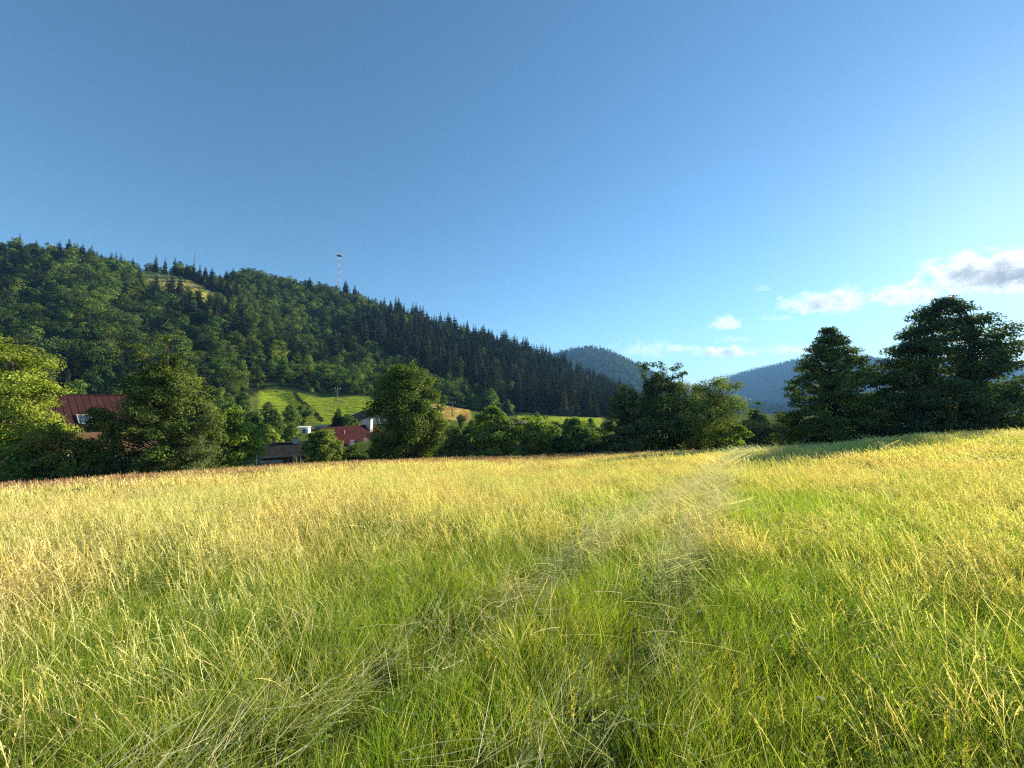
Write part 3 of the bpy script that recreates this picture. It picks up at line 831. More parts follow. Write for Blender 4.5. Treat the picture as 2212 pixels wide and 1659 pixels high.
# felt roofed garden hut with white posts
g = Gable('garden_hut', at(553, 957, 47.0), (0.82, 0.58), 5.4, 2.75, 1.42)
g.walls(M['timber'], .9); rf = g.slabs(M['felt'], .09)
for s_, nm in ((0, 'barge_board'), (g.L, 'barge_board')):
    k = MB(); k.bar(g.p(s_, 0, .03), g.p(s_, 1.01, .03), .05, .13); k.build(nm, M['stone'], rf)
k = MB(); k.bar(g.p(0, 1.012, -.03), g.p(g.L, 1.012, -.03), .05, .12); k.build('fascia', M['stone'], rf)
for a_ in (1.3, 2.7, 4.1):      # laps of the felt
    k = MB(); k.bar(g.p(a_, .02, .004), g.p(a_ + .12, .99, .004), .16, .006); k.build('felt_strip', M['felt'], rf)
ch = MB(); c0 = g.p(4.0, .16, 0); ch.box(c0 + [0, 0, .18], (.46, .46, .9)); c = ch.build('chimney', M['plaster'], rf)
k = MB(); k.box(c0 + [0, 0, .67], (.6, .6, .07)); k.build('chimney_cap', M['darkmetal'], c)
k = MB(); k.box(c0 + [0, 0, -.1], (.56, .56, .22)); k.build('chimney_flashing', M['darkmetal'], c)
r = g.run; zt = g.H - g.drop
for a_ in (.02, 4.35, 5.3):
    k = MB(); k.bar([a_, -r + .05, -.5], [a_, -r + .05, zt - .1], .11); k.build('post', M['whitepaint'], g.root)
k = MB(); k.bar([-.75, -r - .3, -.4], [-.1, -r + .02, zt * .42], .1); k.build('brace', M['tarp'], g.root)
k = MB(); k.bar([5.05, -r - .1, zt * .05], [4.42, -r, zt * .75], .1); k.build('brace', M['whitepaint'], g.root)
k = MB(); k.bar([.1, -r + .12, zt * .48], [4.3, -r + .12, zt * .48], .06, .14); k.build('rail', M['timber'], g.root)
for i in range(9):
    k = MB(); k.bar([1.6 + i * .17, -r + .16, zt * .02], [1.6 + i * .17, -r + .16, zt * .46], .13, .03, up=(0, 1, 0)); k.build('board', M['cream'], g.root)
k = MB(); k.box([3.85, -r + .92 - .03, zt * .55], (.5, .06, zt * .7)); dw = k.build('window', M['whitepaint'], g.root)
k = MB(); k.box([3.85, -r + .85, zt * .55], (.36, .03, zt * .5)); k.build('pane', M['cream'], dw)
tag(g.root, 'small garden hut with a black felt roof, white posts and short chimney', 'hut')
hx = np.array(g.root.location)
# stack of pale boards in front of the hut
tb_root = empty('board_stack', at(560, 1003, 43.0) - Vector((0, 0, .5)), math.radians(30))
for i in range(5):
    k = MB(); k.box((1.1 + RNG.uniform(-.05, .05), RNG.uniform(-.04, .04), .2 + i * .13), (2.1, .55, .10)); k.build('plank', M['paleboard'], tb_root)
tag(tb_root, 'stack of pale pinkish planks in front of the black roofed hut', 'planks')

# red tiled house
g = Gable('house', at(690, 927, 58.0), (0.21, 0.98), 14.5, 4.0, 3.35)
g.walls(M['timber']); rf = g.slabs(M['redbrown'])
tl = MB(); cw, rows = 0.30, 15
ncol = int(g.L / cw)
for r_i in range(rows):
    w0, w1 = r_i / rows, (r_i + 1.15) / rows
    for c_i in range(ncol):
        a = c_i * cw + (.15 if r_i % 2 else 0) ; j = RNG.uniform(-.006, .006)
        if a + cw > g.L: continue
        A, B, Cc, D_ = g.p(a, min(w1, 1.03), .055 + j), g.p(a + cw - .02, min(w1, 1.03), .055 + j), g.p(a + cw - .02, w0, .02), g.p(a, w0, .02)
        mt, mbm = (g.p(a + cw / 2, w0, .055)), (g.p(a + cw / 2, min(w1, 1.03), .10 + j))
        lo = g.p(a, min(w1, 1.03), .0); lo2 = g.p(a + cw - .02, min(w1, 1.03), .0)
        tl.add([A, mbm, B, Cc, mt, D_, lo, lo2], [[0, 1, 4, 5], [1, 2, 3, 4], [6, 7, 2, 1]], [[6, 1, 0]])
t_o = tl.build('roof_tiles', M['tile'], g.root); t_o['kind'] = 'stuff'
for i in range(36):
    k = MB(); a = i * g.L / 36; k.tube([g.p(a, 0, .05), g.p(a + g.L / 36 + .05, 0, .08)], .12, 6); k.build('ridge_tile', M['tile'], rf)
ch = MB(); c0 = g.p(11.6, .22, 0); ch.box(c0 + [0, 0, .55], (.75, .75, 2.6)); c = ch.build('chimney', M['plaster'], rf)
k = MB(); k.box(c0 + [0, 0, 1.88], (.92, .92, .08)); k.build('chimney_cap', M['stone'], c)
k = MB(); k.quadslab([g.p(11.0, .62, .12), g.p(11.7, .62, .12), g.p(11.7, .46, .12), g.p(11.0, .46, .12)], .1); k.build('roof_window', M['brightglass'], rf)
k = MB(); v0 = g.p(4.2, .28, 0); k.tube([v0, v0 + [0, 0, .5]], .07, 8); k.tube([v0 + [0, 0, .5], v0 + [0, 0, .6]], [.12, .03], 8); k.build('roof_vent', M['paleboard'], rf)
k = MB(); k.bar(g.p(0, 1.03, -.03), g.p(g.L, 1.03, -.03), .14, .12); k.build('gutter', M['timber'], rf)
for a_ in (2.5, 6.0, 9.5):
    k = MB(); k.box([a_, -g.run + .42, .9], (1.0, .08, 1.0)); w_ = k.build('window', M['timber'], g.root)
    k = MB(); k.box([a_, -g.run + .37, .9], (.85, .03, .85)); k.build('pane', M['glass'], w_)
tag(g.root, 'house with a dark red tiled roof and tall white chimney', 'house')


def shed(name, px0, px1, ytop, ybot, Y, wall, roof, ang, label, cat='shed', slope=.12, depth=2.2, gable=False, roofh=.25):
    a = at(px0, ytop, Y); b = at(px1, ytop, Y); c = at((px0 + px1) / 2, ybot, Y)
    w = (b - a).length / max(math.cos(ang), .5); gnd = min(gz(c.x, c.y), c.z) - .2; h = a.z - gnd
    root = empty(name, ((a.x + b.x) / 2, Y, gnd), ang)
    if not gable:
        k = MB(); k.box((0, 0, (h - .25) / 2 - .3), (w * .94, depth * .94, h + .15)); k.build('wall', wall, root)
        k = MB(); k.quadslab([(-w / 2, -depth / 2, h - slope), (w / 2, -depth / 2, h - slope), (w / 2, depth / 2, h), (-w / 2, depth / 2, h)], .1); k.build('roof', roof, root)
    else:
        rh = roofh; k = MB(); ww = w * .46; dd = depth * .46; z1 = h - rh - .05
        V = [[s * ww, t, z] for t in (-dd, dd) for (s, z) in ((-1, -1), (1, -1), (1, z1), (0, h - .08), (-1, z1))]
        k.add(V, [[0, 1, 2, 4], [6, 5, 9, 7], [1, 6, 7, 2], [5, 0, 4, 9]], [[4, 2, 3], [7, 9, 8]]); k.build('wall', wall, root)
        k = MB()
        for s in (-1, 1):
            p_ = [(s * w / 2, -depth / 2, h - rh - .06), (s * w / 2, depth / 2, h - rh - .06), (.004 * s, depth / 2, h), (.004 * s, -depth / 2, h)]
            k.quadslab(p_ if s > 0 else p_[::-1], .08)
        k.build('roof', roof, root)
    tag(root, label, cat)
    return root, w, h


sroot, w, h = shed('shed', 645, 668, 921, 938, 76, M['whitepaint'], M['whitepaint'], 0.25, 'small white box-like shed with bright roof below the lawn')
k = MB(); k.box((.3, -1.06, h * .5), (.5, .05, .6)); k.build('window', M['glass'], sroot)
shed('shed', 683, 706, 919, 931, 82, M['timber'], M['greyroof'], .2, 'low shed with a grey sheet roof beside the white shed', slope=.5)
broot, w, h = shed('barn', 772, 836, 888, 921, 92, M['bluewall'], M['redbrown'], .95, 'blue-grey barn with a red-brown roof behind the central tree', 'barn', depth=8, gable=True, roofh=2.0)
for zz in (.45, .3):
    k = MB(); k.box((-.6, -3.75, h * zz), (.7, .06, .6)); k.build('window', M['greyroof'], broot)
root = empty('shed', at(1143, 935, 76) - Vector((0, 0, 1)), .12)
a, b = at(1112, 911, 77), at(1172, 911, 77); w = (b - a).length; z0 = a.z - root.location.z
k = MB(); k.box((0, .2, z0 / 2 - .5), (w * .9, 3.4, z0 + .2)); k.build('wall', M['timber'], root)
n_ = 14
for i in range(n_):
    x0 = -w / 2 + i * w / n_; x1 = x0 + w / n_ - .05; e = .0
    k = MB(); k.quadslab([(x0 + .35, -2.0, z0 - 1.15), (x1 + .35, -2.0, z0 - 1.15), (x1, 1.6, z0), (x0, 1.6, z0)], .05); k.build('roof_sheet', M['paleroof'], root)
k = MB(); k.quadslab([(-w / 2 + .3, -1.98, z0 - 1.2), (w / 2 + .25, -1.98, z0 - 1.2), (w / 2 - .1, 1.6, z0 - .06), (-w / 2, 1.6, z0 - .06)], .04); k.build('roof_deck', M['stone'], root)
tag(root, 'shed with a pale ribbed sheet roof behind the round bushes', 'shed')
shed('hut', 1003, 1016, 748, 758, 322, M['plaster'], M['whitepaint'], .2, 'tiny pale hut in a gap of the spruce stand', 'hut', depth=4, gable=True, roofh=1.4)
shed('hut', 2184, 2199, 899, 916, 92, M['plaster'], M['plaster'], -.5, 'tiny white hut at the far right behind the shrubs', 'hut', depth=2, gable=True, roofh=.5)

# pale garden wall behind the hedge at the left
a = at(-60, 985, 31); b = at(275, 985, 36); root = empty('garden_wall', (a.x, a.y, 0))
n_ = 12; A = np.array(a); B = np.array(b)
for i in range(n_):
    p0 = A + (B - A) * i / n_; p1 = A + (B - A) * (i + .985) / n_; zt = max(p0[2], p1[2]); zb = gz(*p0[:2]) - .4
    k = MB(); m_ = (p0 + p1) / 2 - A; k.bar([p0[0] - A[0], p0[1] - A[1], (zt + zb) / 2], [p1[0] - A[0], p1[1] - A[1], (zt + zb) / 2], .12, zt - zb); k.build('panel', M['mint'], root)
tag(root, 'pale mint green garden wall glimpsed behind the left hedge', 'wall', None, 'thing')


# ------------------------------------------------------------------ masts, poles, fence
def lattice(name, base, H, w0, w1, bays, mats, label, cat, platform=True, thick=.055):
    root = empty(name, base)
    for b_ in range(bays):
        z0, z1 = H * b_ / bays, H * (b_ + 1) / bays; a0 = w0 + (w1 - w0) * z0 / H; a1 = w0 + (w1 - w0) * z1 / H
        c0 = [np.array([sx * a0 / 2, sy * a0 / 2, z0]) for sx, sy in ((-1, -1), (1, -1), (1, 1), (-1, 1))]
        c1 = [np.array([sx * a1 / 2, sy * a1 / 2, z1]) for sx, sy in ((-1, -1), (1, -1), (1, 1), (-1, 1))]
        k = MB(); t = thick
        for i in range(4):
            k.bar(c0[i], c1[i], t); j = (i + 1) % 4; k.bar(c0[i], c1[j], t * .7); k.bar(c0[j], c1[i], t * .7); k.bar(c1[i], c1[j], t * .7)
        k.build('lattice_bay', mats[b_ % len(mats)], root)
    if platform:
        k = MB(); k.box((0, 0, H + .1), (4.0, 4.0, .25)); k.build('platform', M['darkmetal'], root)
        for i, (x_, y_) in enumerate([(-2, -1.6), (-1.2, -2), (0, -2.1), (1.3, -2), (2.1, -1), (2, .8), (-2.1, .8)]):
            k = MB(); k.box((x_, y_, H + 1.1), (.3, .3, 1.9)); k.build('antenna', M['greyroof'], root)
        k = MB(); k.bar((0, 0, H), (0, 0, H + 2.6), .12); k.build('aerial', M['redpaint'], root)
        k = MB(); k.tube([(-.9, -1.0, H * .22), (-.9, -1.35, H * .22)], [.8, .75], 12); k.build('dish', M['whitepaint'], root)
    return tag(root, label, cat)


b_ = at(731, 640, 347); b_.z = gz(b_.x, b_.y)
lattice('radio_mast', b_, at(731, 553, 347).z - b_.z, 2.2, 1.3, 11, [M['mastwhite'], M['redpaint']], 'red and white lattice radio mast rising above the wooded ridge', 'mast')
b_ = at(419, 590, 300); b_.z = gz(b_.x, b_.y)
r_m = lattice('radio_mast', b_, at(419, 545, 300).z - b_.z, 1.1, .5, 9, [M['pole']], 'thin grey lattice mast on the ridge near the dry meadow', 'mast', False, .028)
for z_, w_ in ((.86, 2.0), (.72, 1.4)):
    H_ = at(419, 545, 300).z - b_.z; k = MB(); k.bar((-w_ / 2, 0, H_ * z_), (w_ / 2, 0, H_ * z_), .08); k.build('crossarm', M['pole'], r_m)


def utility_pole(px, ytop, ybot, Y, label, double=False):
    t = at(px, ytop, Y); g0 = gz(t.x, t.y); root = empty('utility_pole', (t.x, t.y, g0)); h = t.z - g0
    k = MB(); k.tube([(0, 0, -.3), (0, 0, h)], [.17, .12], 8); k.build('pole', M['pole'], root)
    if double: k = MB(); k.tube([(-.95, 0, -.3), (-.06, 0, h * .86)], [.16, .11], 8); k.build('strut', M['pole'], root)
    k = MB(); k.bar((-.9, 0, h - .35), (.9, 0, h - .35), .12, .14); k.build('crossarm', M['galv'], root)
    for x in (-.8, 0, .8): k = MB(); k.tube([(x, 0, h - .28), (x, 0, h + .05)], [.07, .09], 6); k.build('insulator', M['whitepaint'], root)
    tag(root, label, 'pole')


utility_pole(729, 838, 885, 124, 'wooden utility pole with a slanting strut on the bright lawn', True)
utility_pole(977, 868, 904, 122, 'single wooden utility pole on the tan hay strip')


def post(px, ytop, ybot, Y, label):
    t = at(px, ytop, Y); g0 = gz(t.x, t.y) - .2
    k = MB(); k.tube([(0, 0, 0), (.02, 0, (t.z - g0) * .5), (.0, .01, t.z - g0)], [.055, .05, .045], 7); k.tube([(0, 0, t.z - g0), (0, 0, t.z - g0 + .02)], [.045, .01], 7)
    tag(k.build('fence_post', M['pole'], None, (t.x, t.y, g0)), label, 'post')


post(624, 974, 993, 43.5, 'dark slim post in front of the black roofed hut')
post(681, 977, 994, 44.5, 'grey slim post between the hut and the round fruit tree')
post(1517, 945, 985, 49, 'thin dark post under the leaning willow')

# picket fence glimpsed under the right tree
a = at(1836, 951, 50); b = at(1868, 951, 50); root = empty('picket_fence', (a.x, a.y, gz(a.x, a.y))); n_ = 9; wd = b.x - a.x
for i in range(n_):
    k = MB(); x = i * wd / (n_ - 1); h = .95; k.add([[x - .05, 0, 0], [x + .05, 0, 0], [x + .05, 0, h], [x, 0, h + .1], [x - .05, 0, h], [x - .05, .03, 0], [x + .05, .03, 0], [x + .05, .03, h], [x, .03, h + .1], [x - .05, .03, h]],
          [[0, 1, 2, 4], [6, 5, 9, 7], [1, 6, 7, 2], [5, 0, 4, 9], [2, 7, 8, 3], [9, 4, 3, 8]], [[4, 2, 3], [7, 9, 8]]); k.build('picket', M['pole'], root)
for z in (.3, .75): k = MB(); k.bar((-.1, .05, z), (wd + .1, .05, z), .04, .07); k.build('rail', M['pole'], root)
tag(root, 'short dark picket fence between the two big right-hand trees', 'fence')

# low hedge dividing the lawn
def hedge(name, pts, w, h, nleaf, leaf, col, label, seed):
    rng = np.random.default_rng(seed); P = np.array([[p.x, p.y] for p in pts]); seg = np.hypot(*np.diff(P, axis=0).T); cum = np.concatenate([[0], np.cumsum(seg)])
    s = rng.uniform(0, cum[-1], nleaf); x = np.interp(s, cum, P[:, 0]); y = np.interp(s, cum, P[:, 1])
    hh = h * (.65 + .7 * vnoise(s * .8, s * 0, seed)); z = rng.uniform(0, 1, nleaf) ** .7 * hh
    x = x + rng.normal(size=nleaf) * w * .3; y = y + rng.normal(size=nleaf) * w * .3
    pos = np.stack([x, y, height(x, y) + z], 1); o0 = pos[0].copy()
    V, q, c = leaf_quads(rng, pos - o0, unit(rng.normal(size=(nleaf, 3)) + [0, -.2, .6]), leaf, .65, np.clip(np.array(col) * (1 + .35 * rng.normal(size=(nleaf, 1))), .005, 1), .1)
    tag(obj(name, mesh(name, V, [q], c, [M['leaf']]), None, o0), label, 'hedge', None, 'thing')


def gp(px, Y): return Vector(((px - CX) / F * Y, Y, 0))


hedge('hedge', [gp(634, 137), gp(660, 118), gp(698, 97)], .8, 1.1, 2600, .35, (.03, .045, .015), 'thin dark hedge running down between the two bright lawns', 1)
hedge('hedge', [gp(805, 137), gp(850, 124)], .8, 1.1, 1500, .35, (.03, .045, .015), 'short dark hedge at the upper right corner of the lawn', 2)
hedge('hedge', [at(1520, 970, 66), at(1620, 970, 70), at(1720, 970, 70), at(1800, 960, 66)], 3.0, 3.6, 12000, .28, (.028, .045, .016), 'long dark hedge behind the shaded end of the meadow', 3)

hedge('undergrowth', [at(560, 985, 51), at(760, 985, 51.5), at(940, 985, 52)], 1.0, .9, 5000, .3, (.05, .075, .02), 'low rough hedge between the hut and the central tree', 4)
hedge('undergrowth', [at(940, 985, 57), at(1120, 985, 60), at(1310, 985, 58)], 1.8, 2.8, 11000, .3, (.045, .07, .02), 'dark hedge behind the round bushes right of the central tree', 5)
hedge('undergrowth', [at(1270, 985, 52.5), at(1400, 985, 53.5), at(1560, 985, 53)], 1.6, 2.3, 10000, .28, (.035, .055, .018), 'shaded undergrowth behind the many-stemmed tree and willow', 6)
hedge('undergrowth', [at(-80, 1030, 28.5), at(220, 1025, 30.5), at(470, 1005, 32)], 1.3, 2.0, 12000, .2, (.045, .07, .02), 'dark hedge bottom along the left meadow edge', 7)

# ------------------------------------------------------------------ trees and bushes around the meadow
YG1, YG2, DG, MG, OG = (.125, .165, .018), (.10, .145, .020), (.035, .06, .016), (.065, .10, .018), (.08, .10, .025)


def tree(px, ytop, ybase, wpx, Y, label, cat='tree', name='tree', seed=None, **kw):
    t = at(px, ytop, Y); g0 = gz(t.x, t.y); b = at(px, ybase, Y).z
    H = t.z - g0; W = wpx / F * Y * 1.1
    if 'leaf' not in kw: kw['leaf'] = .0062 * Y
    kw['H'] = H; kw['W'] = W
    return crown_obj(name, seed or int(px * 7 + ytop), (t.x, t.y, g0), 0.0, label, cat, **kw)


tree(-12, 712, 1035, 262, 26.5, 'large bright yellow-green tree at the left edge of the meadow', prof='round', base=.06, col=YG1, nclu=230, nleaf=42000, stems=2, csize=.11, flat=.42, lumps=.28, aspect=.55)
tree(366, 762, 1025, 208, 28.5, 'big dark green maple in front of the red metal roof', prof='egg', base=.03, col=(.055, .085, .016), tone2=((.11, .15, .02), .25), nclu=260, nleaf=44000, csize=.10, flat=.6, lumps=.3, shoots=16)
tree(112, 912, 1030, 150, 25.8, 'yellowish shrub in the hedge below the red metal roof', 'shrub', 'shrub', prof='bush', base=.05, col=(.12, .14, .022), tone2=((.16, .11, .03), .2), nclu=70, nleaf=8000, csize=.15, stems=3)
tree(190, 934, 1028, 135, 26.6, 'small leafy shrub left of the big maple', 'shrub', 'shrub', prof='bush', base=.05, col=(.09, .12, .02), tone2=((.16, .10, .03), .15), nclu=60, nleaf=6500, csize=.16, stems=3)
tree(50, 960, 1035, 130, 25.2, 'low green shrub under the bright tree at the left edge', 'shrub', 'shrub', prof='bush', base=.02, col=(.07, .11, .018), nclu=60, nleaf=6000, csize=.16, stems=3)
tree(415, 925, 1015, 120, 27.5, 'grey-green willow shrub at the foot of the big maple', 'shrub', 'shrub', prof='bush', base=.02, col=(.075, .10, .032), nclu=60, nleaf=7500, csize=.16, stems=4, aspect=.3)
tree(505, 882, 1003, 108, 32.5, 'rounded bright green bush left of the black roofed hut', 'bush', 'bush', prof='round', base=.02, col=(.125, .175, .020), nclu=80, nleaf=10000, csize=.15, stems=2)
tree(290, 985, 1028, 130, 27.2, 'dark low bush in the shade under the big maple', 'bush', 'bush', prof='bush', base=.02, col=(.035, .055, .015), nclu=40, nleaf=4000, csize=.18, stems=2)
tree(698, 922, 992, 82, 45.0, 'round fruit tree between the hut and the red tiled house', prof='round', base=.08, col=(.105, .145, .024), nclu=75, nleaf=9000, csize=.15)
tree(880, 783, 992, 158, 42.0, 'tall dense egg-shaped tree with dark trunks at the middle of the meadow edge', prof='oval', base=.14, col=(.064, .098, .017), tone2=((.11, .15, .02), .3), nclu=240, nleaf=34000, csize=.11, stems=3, lumps=.1, flat=.8)
tree(768, 958, 992, 54, 48, 'small bush under the eaves of the red tiled house', 'bush', 'bush', prof='bush', base=.02, col=MG, nclu=30, nleaf=2500, csize=.2)
tree(818, 960, 992, 50, 47.5, 'leafy bush beside the foot of the central tree', 'bush', 'bush', prof='bush', base=.02, col=MG, nclu=35, nleaf=3200, csize=.2)
tree(985, 925, 990, 66, 50, 'grey-green bush right of the central tree', 'bush', 'bush', prof='bush', base=.02, col=OG, nclu=50, nleaf=5000, csize=.18, stems=2)
tree(1062, 875, 990, 102, 50, 'dense rounded green tree right of the grey-green bush', prof='round', base=.02, col=(.100, .138, .022), nclu=120, nleaf=14000, csize=.13, stems=2)
tree(1152, 908, 990, 100, 51, 'loose light green tree in front of the pale ribbed roof', prof='fan', base=.05, col=(.12, .16, .026), nclu=60, nleaf=6500, csize=.15, stems=3, shoots=8)
tree(1242, 903, 988, 96, 53, 'dark green spreading tree left of the columnar tree', prof='round', base=.02, col=(.062, .10, .02), nclu=80, nleaf=9000, csize=.15, stems=2)
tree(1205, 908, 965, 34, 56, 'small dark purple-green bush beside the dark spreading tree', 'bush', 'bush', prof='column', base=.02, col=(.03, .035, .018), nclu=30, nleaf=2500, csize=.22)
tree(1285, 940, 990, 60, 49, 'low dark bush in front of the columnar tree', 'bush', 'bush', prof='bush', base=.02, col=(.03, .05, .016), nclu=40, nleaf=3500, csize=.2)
tree(1352, 828, 990, 90, 46, 'narrow columnar tree with pale leaves at its right side', prof='column', base=.02, col=(.055, .08, .022), tone2=((.13, .14, .05), .22), nclu=110, nleaf=11000, csize=.15, stems=2, lumps=.4)
tree(1428, 800, 990, 140, 49.5, 'tall dark many-stemmed tree with thin leafy shoots at the top', prof='round', base=.10, col=(.042, .066, .016), nclu=150, nleaf=15000, csize=.12, stems=6, shoots=26, lumps=.4, spread=.08)
tree(1492, 812, 988, 150, 47.5, 'spreading willow leaning to the right over the meadow edge', prof='fan', base=.08, col=(.105, .138, .024), nclu=170, nleaf=19000, csize=.11, stems=5, lean=(2.6, 0), aspect=.32, spread=.14, lumps=.45)
tree(1580, 915, 985, 60, 46.5, 'bright yellow-green bush at the right foot of the willow', 'bush', 'bush', prof='fan', base=.15, col=(.12, .16, .02), nclu=35, nleaf=3000, csize=.17, stems=2)
tree(1636, 868, 950, 62, 76, 'airy pale green tree standing in the gap before the blue ridge', prof='cone', base=.08, col=(.07, .105, .03), nclu=60, nleaf=6000, csize=.15)
tree(1700, 905, 950, 70, 78, 'small hazy bush in the gap left of the tall right tree', 'bush', 'bush', prof='bush', base=.02, col=(.06, .085, .03), nclu=40, nleaf=4000, csize=.18)
tree(1795, 700, 965, 192, 43, 'tall pointed tree with a single dark trunk right of the gap', prof='tent', base=.06, col=(.058, .088, .020), tone2=((.10, .12, .02), .12), nclu=340, nleaf=46000, csize=.095, flat=.45, lumps=.16, trunk_r=.26, leaf=.25)
tree(2035, 640, 955, 258, 40, 'largest dark tree with layered branches at the right', seed=4242, prof='dome', base=.02, col=(.046, .070, .020), tone2=((.10, .06, .025), .04), nclu=560, nleaf=70000, csize=.095, flat=.38, lumps=.14, stems=4, trunk_r=.4, spread=.02, leaf=.25)
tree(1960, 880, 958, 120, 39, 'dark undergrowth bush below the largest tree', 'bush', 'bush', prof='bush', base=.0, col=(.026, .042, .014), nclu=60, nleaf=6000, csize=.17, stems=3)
tree(2150, 868, 945, 110, 41, 'lit yellow-green shrub at the right foot of the largest tree', 'shrub', 'shrub', prof='bush', base=.0, col=(.095, .115, .024), nclu=70, nleaf=7000, csize=.15, stems=3, flat=.5)
tree(2235, 850, 940, 90, 50, 'dark shrub at the right edge beyond the grass crest', 'shrub', 'shrub', prof='round', base=.0, col=(.04, .05, .02), nclu=60, nleaf=6000, csize=.16, stems=2)
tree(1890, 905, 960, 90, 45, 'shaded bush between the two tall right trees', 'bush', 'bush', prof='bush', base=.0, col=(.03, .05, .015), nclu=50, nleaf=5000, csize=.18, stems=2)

# garden trees between the houses: copies of four kinds, each its own thing
kinds = []
for i, (H, W, pr, c) in enumerate([(5.5, 5.0, 'round', (.085, .125, .022)), (6.5, 4.6, 'egg', (.07, .105, .02)), (4.0, 4.4, 'bush', (.11, .15, .024)), (5.0, 4.0, 'fan', (.095, .135, .026))]):
    tb, V, q, c_ = broadleaf(600 + i, H, W, .06, pr, 60, 4200, .34, c, .35, .65, 2, csize=.17, lumps=.3)
    tm = tb.build('trunk', M['bark']); me_t = tm.data; bpy.data.objects.remove(tm)
    kinds.append((H, me_t, mesh('crown', V, [q], c_, [M['leaf']])))
GARDEN = [  # column, top row, distance, kind, label
    (500, 868, 70, 0, 'garden tree just above the rounded bright bush'), (455, 862, 74, 1, 'green tree behind the right shoulder of the big maple'),
    (552, 885, 68, 3, 'light green tree behind the black roofed hut'), (580, 862, 82, 1, 'dark green tree at the left end of the bright lawn'),
    (600, 892, 70, 0, 'lit garden tree above the hut roof'), (628, 868, 84, 1, 'dark tree in front of the lawn, left of the dividing hedge'),
    (655, 872, 90, 3, 'tree at the lower end of the dividing hedge'), (575, 915, 58, 2, 'bright bush touching the ridge of the black roof'),
    (540, 925, 60, 2, 'bright bush left of the black roof ridge'), (632, 912, 66, 2, 'bush left of the white shed'),
    (750, 892, 84, 3, 'loose fruit tree below the lawn, left of the barn'), (768, 903, 80, 2, 'small bush beside the barn wall'),
    (996, 893, 90, 3, 'slender light tree before the tan hay strip'), (950, 915, 66, 2, 'bush behind the right side of the central tree'),
    (1020, 905, 64, 2, 'bush tucked behind the dense rounded tree'), (1260, 925, 62, 1, 'dark tree behind the low dark bush'),
    (525, 842, 96, 1, 'tree at the foot of the wooded spur above the garden'), (475, 835, 98, 0, 'broad tree at the foot of the spur behind the maple'),
    (420, 850, 90, 0, 'tree behind the maple crown'), (700, 840, 142, 2, 'round bush at the top edge of the lawn by the pole'),
    (672, 842, 141, 2, 'bush at the top edge of the left lawn'), (757, 836, 142, 0, 'small tree above the right part of the lawn'),
    (785, 838, 144, 3, 'tree at the upper right edge of the lawn'), (610, 838, 142, 1, 'tree at the upper left edge of the lawn'),
    (838, 838, 150, 2, 'bush on the rough slope left of the central tree top'), (725, 846, 140, 2, 'low bush just behind the utility pole with strut'),
    (920, 865, 156, 0, 'rounded tree at the wood edge right of the central tree'), (1060, 838, 182, 0, 'rounded bushy tree at the foot of the spruces'),
    (1120, 912, 68, 1, 'leafy tree at the left end of the pale ribbed roof'), (1190, 915, 72, 0, 'rounded tree at the right end of the pale ribbed roof'), (1225, 900, 96, 1, 'tree before the green strip below the dead spruce'),
    (1275, 902, 100, 0, 'tree at the right end of the green strip'), (968, 905, 74, 0, 'tree below the tan hay strip'), (1045, 900, 92, 1, 'tall garden tree left of the dense rounded tree top'), (920, 900, 100, 1, 'tree left of the tan hay strip'), (1160, 888, 150, 2, 'bush on the green strip before the spruces'),
    (1030, 850, 178, 1, 'dark rounded tree at the foot of the spruces'), (1095, 862, 180, 2, 'bush beside the rounded trees below the spruces')]
for px, yt, Y, k, lb in GARDEN:
    H, mt_, mc_ = kinds[k]; t = at(px, yt, Y); g0 = gz(t.x, t.y); s = max((t.z - g0) / H, .45)
    root = empty('garden_tree' if k != 2 else 'garden_bush', (t.x, t.y, g0 - .1), RNG.uniform(0, 6.28)); root.scale = (s * RNG.uniform(.9, 1.1), s * RNG.uniform(.9, 1.1), s)
    obj('trunk', mt_, root); obj('crown', mc_, root)
    tag(root, lb, 'tree' if k != 2 else 'bush', 'garden trees and bushes around the lawns')


def spruce_thing(px, yt, Y, Wd, col, label, seed, name='spruce_tree', **kw):
    t = at(px, yt, Y); g0 = gz(t.x, t.y); H = t.z - g0; V, T, c = spruce(seed, H, Wd, col=col, **kw)
    root = empty(name, (t.x, t.y, g0)); k = MB(); k.tube([[0, 0, -.5], [0, 0, H * .5], [0, 0, H * .98]], [.014 * H, .009 * H, .002 * H], 6); k.build('trunk', M['bark'], root)
    obj('crown', mesh('crown', V, [T], c, [M['needle']]), root); tag(root, label, 'spruce')


spruce_thing(731, 878, 84, 4.2, (.03, .045, .022), 'small dark spruce at the lower edge of the lawn', 71, levels=22)
spruce_thing(1219, 836, 192, 7.5, (.20, .13, .095), 'dead brown spruce at the foot of the conifer stand', 72, levels=24, cvar=.2)
spruce_thing(1149, 750, 318, 10.0, (.15, .085, .055), 'reddish-brown dying spruce high in the conifer stand', 73, levels=24, cvar=.2)
spruce_thing(1095, 855, 172, 7, (.05, .08, .05), 'pale blue-green spruce below the conifer stand', 74, levels=22)

# ------------------------------------------------------------------ meadow grass
STRAW = np.array([(.75, .62, .27), (.78, .67, .35), (.69, .57, .23), (.77, .68, .39)])
GREEN = np.array([(.27, .375, .036), (.31, .405, .044), (.21, .315, .036), (.37, .415, .052)])
PALE = np.array([(.88, .81, .58), (.82, .74, .50), (.78, .70, .45)])
REDG = np.array([(.42, .23, .16), (.48, .29, .19), (.36, .19, .14)])


